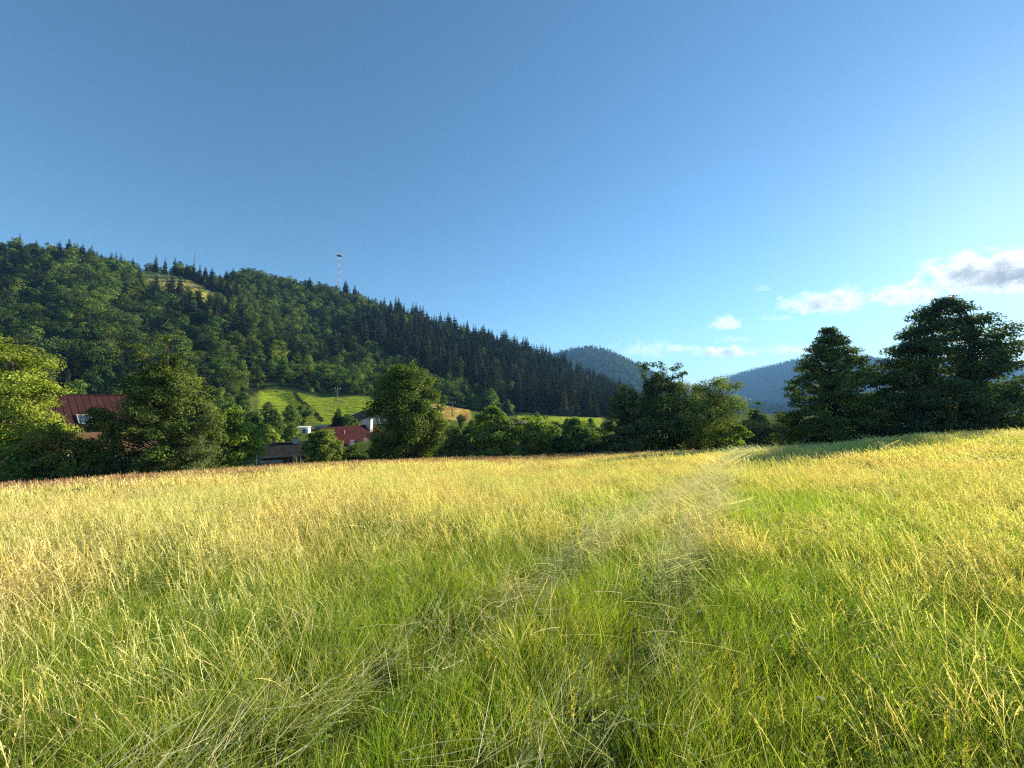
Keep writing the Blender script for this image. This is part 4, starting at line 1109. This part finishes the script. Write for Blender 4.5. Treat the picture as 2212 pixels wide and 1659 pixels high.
def strands(rng, xy, h, w, az, lean, curl, nseg, cb, ct, wprof, face=None, z0=None, roll=None):
    """curved strips; wprof(t) is the width profile along the strand"""
    n = len(h); pos = np.zeros((n, 3)); pos[:, :2] = xy
    if z0 is not None: pos[:, 2] = z0
    face = rng.uniform(0, math.pi, n) if face is None else face
    side = np.stack([np.cos(face), np.sin(face), 0 * face], 1)
    if roll is not None: side = np.stack([-np.sin(az) * np.cos(roll), np.cos(az) * np.cos(roll), np.sin(roll)], 1)
    dirv = np.stack([np.cos(az), np.sin(az)], 1)
    rows = []; cols = []
    for k in range(nseg + 1):
        t = k / nseg; ww = (w * wprof(t) * .5)[:, None]
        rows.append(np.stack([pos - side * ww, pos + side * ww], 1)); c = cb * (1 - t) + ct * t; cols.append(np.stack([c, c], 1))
        ph = lean + curl * ((k + .5) / nseg) ** 1.6; st = h / nseg
        pos = pos + np.concatenate([dirv * (np.sin(ph) * st)[:, None], (np.cos(ph) * st)[:, None]], 1)
    V = np.stack(rows, 1).reshape(-1, 3); C = np.stack(cols, 1).reshape(-1, 3); per = 2 * (nseg + 1)
    b = np.arange(n)[:, None] * per; q = []
    for k in range(nseg):
        q.append(np.stack([b + 2 * k, b + 2 * k + 1, b + 2 * k + 3, b + 2 * k + 2], -1)[:, 0])
    return V, np.concatenate(q), C, pos


def join(parts):
    V, Q, C = [], [], []; n = 0
    for v, q, c in parts:
        V.append(v); Q.append(q + n); C.append(c); n += len(v)
    return np.concatenate(V), np.concatenate(Q), np.concatenate(C)


def pick(rng, pal, n, var=.18): return np.clip(pal[rng.integers(0, len(pal), n)] * (1 + var * rng.normal(size=(n, 1))), .01, .95)


def disk(rng, n, r):
    a = rng.uniform(0, 6.283, n); q = r * np.sqrt(rng.uniform(0, 1, n)); return np.stack([q * np.cos(a), q * np.sin(a)], 1)


blade_w = lambda t: (1 - t ** 1.8) * (.65 + .6 * t) if t < .5 else (1 - t ** 2.2) * .95 + .03


def stalk_w(t): return 1.0 if t < .76 else (1.0 + 1.5 * math.sin(math.pi * min((t - .72) / .28, 1)) if t < .99 else .4)


def tuft(seed, n, r, h0, h1, w, pal=GREEN, dry=.15, lean=.25, curl=.9):
    rng = np.random.default_rng(seed); h = rng.uniform(h0, h1, n)
    c = pick(rng, pal, n); d = rng.uniform(0, 1, n) < dry; c[d] = pick(rng, STRAW, d.sum()) * .9
    v, q, cc, _ = strands(rng, disk(rng, n, r), h, w * rng.uniform(.6, 1.4, n), rng.uniform(0, 6.283, n), np.abs(rng.normal(0, lean, n)), rng.uniform(.1, curl, n) * rng.choice([1, 1, 1.6], n), 4, c * .42, c * 1.45, blade_w)  # shaded gaps put into the colour: blade feet darkened, tips brightened
    return v, q, cc


def stalks(seed, n, r, h0, h1, w, pal=STRAW, lean=.12, curl=.5, wind=.10, spike=True, headpal=None, bent=.12):
    rng = np.random.default_rng(seed); h = rng.uniform(h0, h1, n); c = pick(rng, pal, n)
    az = np.where(rng.uniform(0, 1, n) < .68, math.pi + rng.normal(0, .5, n), rng.uniform(0, 6.283, n))
    ln = np.abs(rng.normal(wind, lean, n)); cu = rng.uniform(.0, curl, n); bt = rng.uniform(0, 1, n) < bent; cu[bt] += rng.uniform(.8, 1.9, bt.sum())
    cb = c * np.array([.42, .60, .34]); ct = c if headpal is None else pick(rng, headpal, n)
    xy = disk(rng, n, r); wv = w * rng.uniform(.75, 1.25, n)
    v, q, cc, top = strands(rng, xy, h, wv, az, ln, cu, 8, cb, ct, stalk_w)
    parts = [(v, q, cc)]
    if spike:                                            # spikelets along the seed head
        V8 = v.reshape(n, 9, 2, 3).mean(2); m = 7; P = []; D = []; CC = []
        for j in range(m):
            t = 6.1 + 1.85 * (j + .5) / m; i0 = min(int(t), 7); f = t - i0
            p = V8[:, i0] * (1 - f) + V8[:, i0 + 1] * f; d = unit(V8[:, i0 + 1] - V8[:, i0] + rng.normal(size=(n, 3)) * .4 * np.linalg.norm(V8[:, i0 + 1] - V8[:, i0], axis=1)[:, None])
            P.append(p + d * .008); D.append(d); CC.append(ct * rng.uniform(.8, 1.25, (n, 1)))
        P = np.concatenate(P); D = np.concatenate(D); CC = np.clip(np.concatenate(CC), 0, .95); s = unit(np.cross(D, rng.normal(size=D.shape)))
        L = rng.uniform(.010, .020, len(P))[:, None] * (w / .0024) ** .5; W_ = np.full((len(P), 1), w * 1.3)
        vv = np.stack([P - D * L * .4, P + s * W_, P + D * L, P - s * W_], 1).reshape(-1, 3)
        parts.append((vv, np.arange(len(vv)).reshape(-1, 4), np.repeat(CC, 4, 0)))
    return join(parts)


def weeds(seed, n, r, h0, h1, leaf, col=((.17, .25, .04), (.20, .28, .045), (.15, .21, .06))):
    rng = np.random.default_rng(seed); pal = np.array(col); h = rng.uniform(h0, h1, n); c = pick(rng, pal, n)
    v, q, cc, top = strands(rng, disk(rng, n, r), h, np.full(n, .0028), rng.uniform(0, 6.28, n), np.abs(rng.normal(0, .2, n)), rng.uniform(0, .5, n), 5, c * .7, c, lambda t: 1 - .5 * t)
    S = v.reshape(n, 6, 2, 3).mean(2); m = 12; P = []; CC = []
    for j in range(m):
        t = .5 + 4.4 * j / m; i0 = int(t); f = t - i0; a = rng.uniform(0, 6.28, n); e = leaf * rng.uniform(.3, .8, n)
        P.append(S[:, i0] * (1 - f) + S[:, i0 + 1] * f + np.stack([np.cos(a) * e, np.sin(a) * e, 0 * e + .004], 1)); CC.append(c * rng.uniform(.8, 1.3, (n, 1)))
    P = np.concatenate(P); CC = np.concatenate(CC)
    v2, q2, c2 = leaf_quads(rng, P, unit(rng.normal(size=P.shape) * .6 + [0, 0, .8]), leaf, .42, CC, .15)
    return join([(v, q, cc), (v2, q2, c2)])


def lodged(seed, n, r, L0, L1, w, pal=PALE, az0=.95):
    """stalks pressed down along the wheel tracks"""
    rng = np.random.default_rng(seed); h = rng.uniform(L0, L1, n); c = pick(rng, pal, n, .12)
    flip = rng.uniform(0, 1, n) < .25
    az = az0 + rng.normal(0, .45, n) + flip * math.pi
    v, q, cc, _ = strands(rng, disk(rng, n, r), h, w * rng.uniform(.7, 1.3, n), az, rng.uniform(.95, 1.45, n), rng.uniform(-.25, .35, n), 6, c * .9, c, lambda t: 1 - .4 * t, z0=rng.uniform(.12, .40, n), roll=rng.uniform(.5, 2.4, n))
    return v, q, cc


def reeds(seed, n, r):
    rng = np.random.default_rng(seed); h = rng.uniform(.25, .5, n); c = pick(rng, np.array([(.15, .25, .03), (.18, .28, .035)]), n)
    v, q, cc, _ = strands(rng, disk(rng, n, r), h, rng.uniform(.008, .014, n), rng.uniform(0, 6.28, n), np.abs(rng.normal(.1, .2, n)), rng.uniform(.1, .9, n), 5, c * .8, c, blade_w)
    return v, q, cc


SRC = []; IDX = {}


def put(kind, vqc):
    v, q, c = vqc; IDX.setdefault(kind, []).append(len(SRC)); SRC.append(mesh('grass_' + kind, v, [q], c, [M['grass']]))


for i in range(7):
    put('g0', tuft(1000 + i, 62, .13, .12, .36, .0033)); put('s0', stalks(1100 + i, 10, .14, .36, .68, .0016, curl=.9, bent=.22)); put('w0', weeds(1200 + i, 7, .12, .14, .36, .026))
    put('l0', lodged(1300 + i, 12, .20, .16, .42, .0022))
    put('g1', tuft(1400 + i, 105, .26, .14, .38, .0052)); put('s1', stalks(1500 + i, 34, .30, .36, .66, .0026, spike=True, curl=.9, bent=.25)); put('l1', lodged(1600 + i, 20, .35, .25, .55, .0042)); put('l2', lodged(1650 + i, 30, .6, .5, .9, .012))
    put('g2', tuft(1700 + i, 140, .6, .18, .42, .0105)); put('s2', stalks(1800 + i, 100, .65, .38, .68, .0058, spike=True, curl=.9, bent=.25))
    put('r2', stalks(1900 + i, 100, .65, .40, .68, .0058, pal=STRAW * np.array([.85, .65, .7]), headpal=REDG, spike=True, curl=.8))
    put('b0', reeds(2000 + i, 5, .12))


def track_d(x, y):
    """distance to the nearer of the two wheel tracks"""
    k = math.hypot(1, .62)
    wob = .18 * (vnoise(y * .5, y * 0, 61) - .5)
    return np.minimum(np.abs(x + wob - .60 * (y - 1.4)) / k, np.abs(x + wob - .68 * (y - 3.7)) / math.hypot(1, .68))


def sow():
    rng = np.random.default_rng(99); P, R, S, K = [], [], [], []

    def put_pts(x, y, kind, sc, lean_x=None):
        m = len(x)
        if not m: return
        P.append(np.stack([x, y, height(x, y) - .015], 1))
        up = kind[0] in 'gwb'
        rz = rng.uniform(0, 6.283, m) if up else rng.normal(0, .35, m)
        tilt = np.zeros((m, 2)) if lean_x is None else np.stack([rng.normal(0, .05, m), lean_x], 1)
        R.append(np.stack([tilt[:, 0], tilt[:, 1], rz], 1)); S.append(sc); K.append(rng.choice(IDX[kind], m))

    def ring(r0, r1, dens, half):
        a = math.radians(half); n = int(dens * a * (r1 * r1 - r0 * r0))
        th = rng.uniform(-a, a, n); r = np.sqrt(rng.uniform(r0 * r0, r1 * r1, n)); x = r * np.sin(th); y = r * np.cos(th)
        t = x / np.maximum(y, .3); k = (y < edge(t) + rng.normal(0, .5, n)) | (y < 3); return x[k], y[k]

    def vals(x, y):
        t = track_d(x, y); inside = sstep(.40, .12, t)
        gp_ = fbm(x * .28, y * .28, 17)                        # greener patches
        dry = fbm(x * .12 + 5, y * .12, 23)
        left = sstep(1.0, -4.0, x)                             # taller straw at the left
        return inside, gp_, dry, left

    for r0, r1, lod, half, dg, ds, dw, dl in ((.25, 5.5, 0, 100, 120, 58, 60, 32), (5.5, 17, 1, 70, 38, 24, 0, 26), (17, 66, 2, 66, 5.0, 5.6, 0, 6)):
        x, y = ring(r0, r1, dg, half); ins, g_, d_, lf = vals(x, y)
        put_pts(x, y, 'g%d' % lod, (.75 + .5 * g_) * (1 - .5 * ins) * rng.uniform(.75, 1.25, len(x)))
        x, y = ring(r0, r1, ds, half); ins, g_, d_, lf = vals(x, y)
        far = sstep(3, 14, np.hypot(x, y))
        p_ = np.clip(.20 + .34 * lf + .30 * far + 1.1 * (d_ - .5) - 1.2 * (g_ - .5), .10, 1) * (1 - .80 * ins)
        k = rng.uniform(0, 1, len(x)) < p_; x, y, ins, d_, lf = x[k], y[k], ins[k], d_[k], lf[k]
        sc = (.72 + .25 * lf + .35 * d_) * rng.uniform(.8, 1.2, len(x)); lx = -.05 - .20 * sstep(-2, 6, x) + rng.normal(0, .05, len(x))
        if lod == 2:
            t = x / np.maximum(y, 1); e = edge(t); red = .9 * sstep(.44, .85, y / e + .22 * (fbm(x * .06, y * .06, 88) - .5)) * sstep(.62, .4, t)
            isr = rng.uniform(0, 1, len(x)) < red
            put_pts(x[isr], y[isr], 'r2', sc[isr], lx[isr]); put_pts(x[~isr], y[~isr], 's2', sc[~isr], lx[~isr])
        else: put_pts(x, y, 's%d' % lod, sc, lx)
        if dw:
            x, y = ring(r0, r1, dw, half); k = rng.uniform(0, 1, len(x)) < .45 + .5 * sstep(-.5, 2.5, x); put_pts(x[k], y[k], 'w%d' % lod, rng.uniform(.7, 1.3, k.sum()))
            x, y = ring(.8, 5.5, 3, half); k = rng.uniform(0, 1, len(x)) < .15 + .85 * sstep(.2, 2.0, x); put_pts(x[k], y[k], 'b0', rng.uniform(.7, 1.2, k.sum()))
        if dl:
            x, y = ring(r0, r1, dl * 2, half); ins, g_, d_, lf = vals(x, y); k = rng.uniform(0, 1, len(x)) < .03 + .95 * ins * (.3 + .7 * sstep(.3, .6, fbm(x * .9, y * .9, 5))) * np.where(x < .68 * (y - 3.7) + .65, .7 + .3 * sstep(3, 6, y), 1); put_pts(x[k], y[k], 'l%d' % lod, rng.uniform(.7, 1.2, k.sum()))
    P = np.concatenate(P); R = np.concatenate(R); S = np.concatenate(S); K = np.concatenate(K)
    scatter('meadow_grass', P, R, S, K, SRC, 'tall golden and green meadow grass covering the slope', 'grass')
    return len(P)


print('grass instances', sow())



def sow_far():
    rng = np.random.default_rng(123); P, S, K = [], [], []
    x = rng.uniform(-260, 60, 60000); y = rng.uniform(95, 270, 60000); px = px_of(x, y)
    for mask, kinds_, dens, lo, hi in ((ridge_meadow(px, y), ('s2',), 1.0, 1.2, 1.9), (lawn(px, y), ('g2',), .8, .8, 1.3), ((px > 935) & (px < 1015) & (y > 110) & (y < 165), ('r2', 's2'), 1.0, .8, 1.3),
                                     ((px > 1120) & (px < 1300) & (y > 120) & (y < 190), ('g2',), .7, .8, 1.4), ((px > 815) & (px < 935) & (y > 118) & (y < 155), ('g2', 's2'), .7, 1.0, 1.6)):
        i = np.where(mask & (rng.uniform(0, 1, len(x)) < dens))[0]
        P.append(np.stack([x[i], y[i], height(x[i], y[i]) - .05], 1)); S.append(rng.uniform(lo, hi, len(i))); K.append(np.array([rng.choice(IDX[kinds_[rng.integers(len(kinds_))]]) for _ in i]))
    P = np.concatenate(P); S = np.concatenate(S); K = np.concatenate(K)
    scatter('lawn_grass', P, np.stack([0 * S, 0 * S, rng.uniform(0, 6.28, len(S))], 1), S, K, SRC, 'grass of the bright lawns and dry hill meadow across the valley', 'grass')


sow_far()
# ------------------------------------------------------------------ flowers in the meadow


def petal_mat(name, col):
    m, nt, N, L = new_mat(name); out = N.new('ShaderNodeOutputMaterial'); d = N.new('ShaderNodeBsdfDiffuse'); t = N.new('ShaderNodeBsdfTranslucent'); x = N.new('ShaderNodeMixShader')
    nz = N.new('ShaderNodeTexNoise'); nz.inputs['Scale'].default_value = 60; rp = N.new('ShaderNodeValToRGB'); L.new(nz.outputs[0], rp.inputs[0])
    rp.color_ramp.elements[0].color = (*[c * .75 for c in col], 1); rp.color_ramp.elements[1].color = (*col, 1)
    L.new(rp.outputs[0], d.inputs[0]); L.new(rp.outputs[0], t.inputs[0]); x.inputs[0].default_value = .45
    L.new(d.outputs[0], x.inputs[1]); L.new(t.outputs[0], x.inputs[2]); L.new(x.outputs[0], out.inputs[0]); return m


M['yellow'] = petal_mat('yellow_petals', (0.72, 0.58, 0.06)); M['whitepetal'] = petal_mat('white_petals', (0.88, 0.86, 0.78))
M['stem'] = surf_mat('green_stem', (0.11, 0.15, 0.04), 0.7, 0.2, 20)


def agrimony(seed):
    rng = np.random.default_rng(seed); H = 1.0; st = MB(); st.tube([(0, 0, 0), (.01, 0, .4), (.0, .01, .75), (.015, 0, 1.0)], [.0035, .003, .0025, .001], 5)
    fl = MB()
    for j in range(26):
        z = .68 + .31 * j / 26; a = j * 2.4; r = .011; p = np.array([math.cos(a) * r, math.sin(a) * r, z]); s = .014 * (1.1 - .5 * j / 26)
        n_ = unit(np.array([math.cos(a), math.sin(a), .5])); A, B = rot_to(n_[None]); A, B = A[0], B[0]; ring = [p + n_ * .004 + s * (A * math.cos(q) + B * math.sin(q)) * (1.25 if i % 2 else .55) for i, q in enumerate(np.arange(10) * math.pi / 5)]
        fl.add([p] + ring, [], [[0, i + 1, (i + 1) % 10 + 1] for i in range(10)])
    lv = []
    rng2 = np.random.default_rng(seed + 1); P = np.stack([rng2.normal(0, .035, 16), rng2.normal(0, .035, 16), rng2.uniform(.15, .6, 16)], 1)
    v, q, c = leaf_quads(rng2, P, unit(rng2.normal(size=P.shape) * .4 + [0, 0, 1]), .06, .45, np.tile([(.09, .15, .03)], (16, 1)), .15)
    return st, fl, (v, q, c)


def yarrow(seed):
    rng = np.random.default_rng(seed); st = MB(); st.tube([(0, 0, 0), (.01, .0, .5), (0, 0, .95)], [.003, .0026, .002], 5); fl = MB()
    for j in range(22):
        a, r = rng.uniform(0, 6.28), .045 * math.sqrt(rng.uniform()); p = np.array([r * math.cos(a), r * math.sin(a), .99 - r * .25 + rng.uniform(0, .008)])
        st.tube([(0, 0, .88), p - [0, 0, .004]], [.0012, .0009], 3, cap=False); s = .0085
        fl.add([p + [0, 0, .004]] + [p + [s * math.cos(q) * (1 if i % 2 else .7), s * math.sin(q) * (1 if i % 2 else .7), 0] for i, q in enumerate(np.arange(8) * math.pi / 4)], [], [[0, i + 1, (i + 1) % 8 + 1] for i in range(8)])
    P = np.stack([rng.normal(0, .03, 10), rng.normal(0, .03, 10), rng.uniform(.1, .6, 10)], 1)
    return st, fl, leaf_quads(rng, P, unit(rng.normal(size=P.shape) * .4 + [0, 0, 1]), .05, .3, np.tile([(.07, .12, .04)], (10, 1)), .15)


def flower_kinds(fn, mat):
    out = []
    for s in range(3):
        st, fl, (v, q, c) = fn(900 + s); a = st.build('stem', M['stem']); b = fl.build('flower_spike', M[mat]); ms = (a.data, b.data, mesh('leaf', v, [q], c, [M['grass']]))
        bpy.data.objects.remove(a); bpy.data.objects.remove(b); out.append(ms)
    return out


AG, YA = flower_kinds(agrimony, 'yellow'), flower_kinds(yarrow, 'whitepetal')


def plant(px, py, kind):
    """stands where the flower head shows at this place in the photograph"""
    u = (px - CX) / F; Y = np.linspace(1.0, 30, 900); hp = .52 if kind == 'y' else .45
    gzv = height(u * Y, Y) + hp * .85; row = project(u * Y, Y, gzv)[1]; i = int(np.argmin(np.abs(row - py))); x, y = float(u * Y[i]), float(Y[i])
    ms = (AG if kind == 'y' else YA)[int(RNG.integers(3))]; s = hp * RNG.uniform(.75, 1.1); g_ = .8 + .08 * max(y - 2.5, 0)
    root = empty('yellow_flower' if kind == 'y' else 'white_flower', (x, y, gz(x, y)), RNG.uniform(0, 6.28)); root.scale = (s * min(g_, 2.2), s * min(g_, 2.2), s)
    root.rotation_euler = (RNG.normal(0, .12), -.1 + RNG.normal(0, .14), RNG.uniform(0, 6.28))
    obj('stem', ms[0], root); obj('flower_head', ms[1], root); obj('leaf', ms[2], root)
    zone = ('at the left', 'left of the middle', 'right of the middle', 'at the right')[int(np.digitize(px, [420, 1106, 1700]))]
    dist = 'in the very front' if py > 1440 else 'in the near grass' if py > 1270 else 'farther back in the grass'
    if kind == 'y': tag(root, 'yellow flower spike %s of the meadow %s' % (dist, zone), 'flower', 'yellow flower spikes in the meadow')
    else: tag(root, 'flat white flower head %s of the meadow %s' % (dist, zone), 'flower', 'white flower heads in the meadow')


for px, py in [(1696, 1358), (1905, 1275), (1800, 1245), (1962, 1255), (2065, 1320), (2130, 1300), (1998, 1510), (2018, 1535), (1780, 1290), (2185, 1360), (2160, 1245), (1700, 1240),
               (1620, 1275), (1700, 1130), (1850, 1100), (1960, 1120), (2010, 1150), (2090, 1170), (1890, 1210), (1375, 1345), (1230, 1480), (290, 1370), (205, 1480), (165, 1268), (1050, 1380), (1000, 1330), (1580, 1420), (1660, 1480), (95, 1430), (1130, 1500)]: plant(px, py, 'y')
for px, py in [(2055, 1058), (2035, 1062), (2075, 1055), (1710, 1100), (1680, 1155), (1775, 1135), (1810, 1165), (1925, 1142), (1860, 1230), (1895, 1220), (1690, 1345), (1660, 1330), (1540, 1290), (1780, 1562), (1955, 1105), (1505, 1335), (880, 1010), (1880, 1395)]: plant(px, py, 'w')


# ------------------------------------------------------------------ clouds
def cloud_mat(name, dens, sc, soft):
    m, nt, N, L = new_mat(name)
    out = N.new('ShaderNodeOutputMaterial'); pv = N.new('ShaderNodeVolumePrincipled'); pv.inputs['Color'].default_value = (1, 1, 1, 1); pv.inputs['Anisotropy'].default_value = 0.12
    tc = N.new('ShaderNodeTexCoord'); g = N.new('ShaderNodeNewGeometry')
    sep = N.new('ShaderNodeSeparateXYZ'); L.new(tc.outputs['Object'], sep.inputs[0])
    lo = N.new('ShaderNodeMath'); lo.operation = 'MINIMUM'; L.new(sep.outputs['Z'], lo.inputs[0]); lo.inputs[1].default_value = 0
    zz = N.new('ShaderNodeMath'); zz.operation = 'ADD'; L.new(sep.outputs['Z'], zz.inputs[0]); L.new(lo.outputs[0], zz.inputs[1])
    cb = N.new('ShaderNodeCombineXYZ'); L.new(sep.outputs['X'], cb.inputs[0]); L.new(sep.outputs['Y'], cb.inputs[1]); L.new(zz.outputs[0], cb.inputs[2])
    ln = N.new('ShaderNodeVectorMath'); ln.operation = 'LENGTH'; L.new(cb.outputs[0], ln.inputs[0])
    nz = N.new('ShaderNodeTexNoise'); nz.inputs['Scale'].default_value = sc; nz.inputs['Detail'].default_value = 7; nz.inputs['Roughness'].default_value = .62; L.new(g.outputs['Position'], nz.inputs['Vector'])
    a = N.new('ShaderNodeMath'); a.operation = 'SUBTRACT'; a.inputs[0].default_value = .80; L.new(ln.outputs['Value'], a.inputs[1])
    b = N.new('ShaderNodeMath'); b.operation = 'MULTIPLY_ADD'; L.new(nz.outputs[0], b.inputs[0]); b.inputs[1].default_value = 3.0; b.inputs[2].default_value = -1.5
    c = N.new('ShaderNodeMath'); c.operation = 'ADD'; L.new(a.outputs[0], c.inputs[0]); L.new(b.outputs[0], c.inputs[1])
    mr = N.new('ShaderNodeMapRange'); mr.interpolation_type = 'SMOOTHSTEP'; mr.inputs['From Min'].default_value = 0; mr.inputs['From Max'].default_value = soft; mr.inputs['To Max'].default_value = dens; L.new(c.outputs[0], mr.inputs['Value'])
    L.new(mr.outputs[0], pv.inputs['Density']); L.new(pv.outputs[0], out.inputs['Volume'])
    m.cycles.volume_step_rate = 0.35
    return m


M['cloud'] = cloud_mat('cloud_thick', .009, .0090, .5); M['cloud_thin'] = cloud_mat('cloud_thin', .0045, .010, .9)


def cloud(px0, px1, y0, y1, Y, label, thin=False, ky=.7):
    a, b = at(px0, (y0 + y1) / 2, Y), at(px1, (y0 + y1) / 2, Y); t, u = at(px0, y0, Y), at(px0, y1, Y)
    c = (a + b) / 2; rx = abs(b.x - a.x) / 2; rz = (t.z - u.z) / 2
    n, k = 20, 11; V = [(0, 0, -1)]
    for i in range(1, k):
        ph = -math.pi / 2 + math.pi * i / k
        V += [(math.cos(ph) * math.cos(2 * math.pi * j / n), math.cos(ph) * math.sin(2 * math.pi * j / n), math.sin(ph)) for j in range(n)]
    V.append((0, 0, 1)); q = [[1 + i * n + j, 1 + i * n + (j + 1) % n, 1 + (i + 1) * n + (j + 1) % n, 1 + (i + 1) * n + j] for i in range(k - 2) for j in range(n)]
    tr = [[0, 1 + (j + 1) % n, 1 + j] for j in range(n)] + [[len(V) - 1, 1 + (k - 2) * n + j, 1 + (k - 2) * n + (j + 1) % n] for j in range(n)]
    o = obj('cloud', mesh('cloud', V, [np.array(q), np.array(tr)], mats=[M['cloud_thin' if thin else 'cloud']]), None, c)
    o.scale = (rx * 1.18, max(rx * ky * .6, rz), rz * 1.3); tag(o, label, 'cloud', 'white clouds over the right-hand hills')


cloud(1990, 2330, 548, 650, 3000, 'largest bright cloud with a grey core at the right edge')
cloud(1680, 1885, 632, 690, 3000, 'long tapering cloud with grey underside left of the largest cloud')
cloud(1868, 2050, 618, 664, 3100, 'flat cloud just left below the largest cloud')
cloud(1785, 1862, 612, 648, 3100, 'small ragged white cloud above the long tapering cloud', True)
cloud(1528, 1605, 680, 722, 3200, 'small puffy cloud alone above the gap in the hills')
cloud(1645, 1725, 678, 698, 3200, 'thin flat cloud strip under the long tapering cloud', True)
cloud(1628, 1668, 615, 638, 3200, 'faint small wisp alone in the blue sky', True)
cloud(1310, 1470, 735, 785, 3600, 'soft cloud bank low behind the rounded wooded hill', True)
cloud(1500, 1650, 748, 778, 3600, 'low flat grey-bottomed cloud above the blue ridge start')
cloud(1630, 1760, 742, 775, 3600, 'low cloud touching the crest of the blue ridge', True)
cloud(1540, 1620, 725, 745, 3600, 'thin low cloud strip below the small puffy cloud', True)
cloud(2175, 2300, 690, 722, 3000, 'small cloud at the right edge beside the largest tree', True)

cloud(1420, 1540, 742, 768, 3700, 'pale flat cloud band between the two far hills', True)
cloud(1700, 1800, 745, 772, 3700, 'pale cloud band low behind the tall pointed tree', True)
cloud(1610, 1650, 700, 716, 3300, 'tiny cloud tuft between the puffy cloud and the flat strip', True)

# ------------------------------------------------------------------ haze
m, nt, N, L = new_mat('haze')
out = N.new('ShaderNodeOutputMaterial'); pv = N.new('ShaderNodeVolumePrincipled'); pv.inputs['Color'].default_value = (.24, .54, 1.0, 1); pv.inputs['Density'].default_value = .00013; pv.inputs['Anisotropy'].default_value = .1
L.new(pv.outputs[0], out.inputs['Volume'])
k = MB(); z0, z1 = -75.0, 440.0; k.box((0, 900, (z0 + z1) / 2), (9600, 9600, z1 - z0))
tag(k.build('haze', m), 'thin blue summer haze filling the valley', 'haze', None, 'stuff')
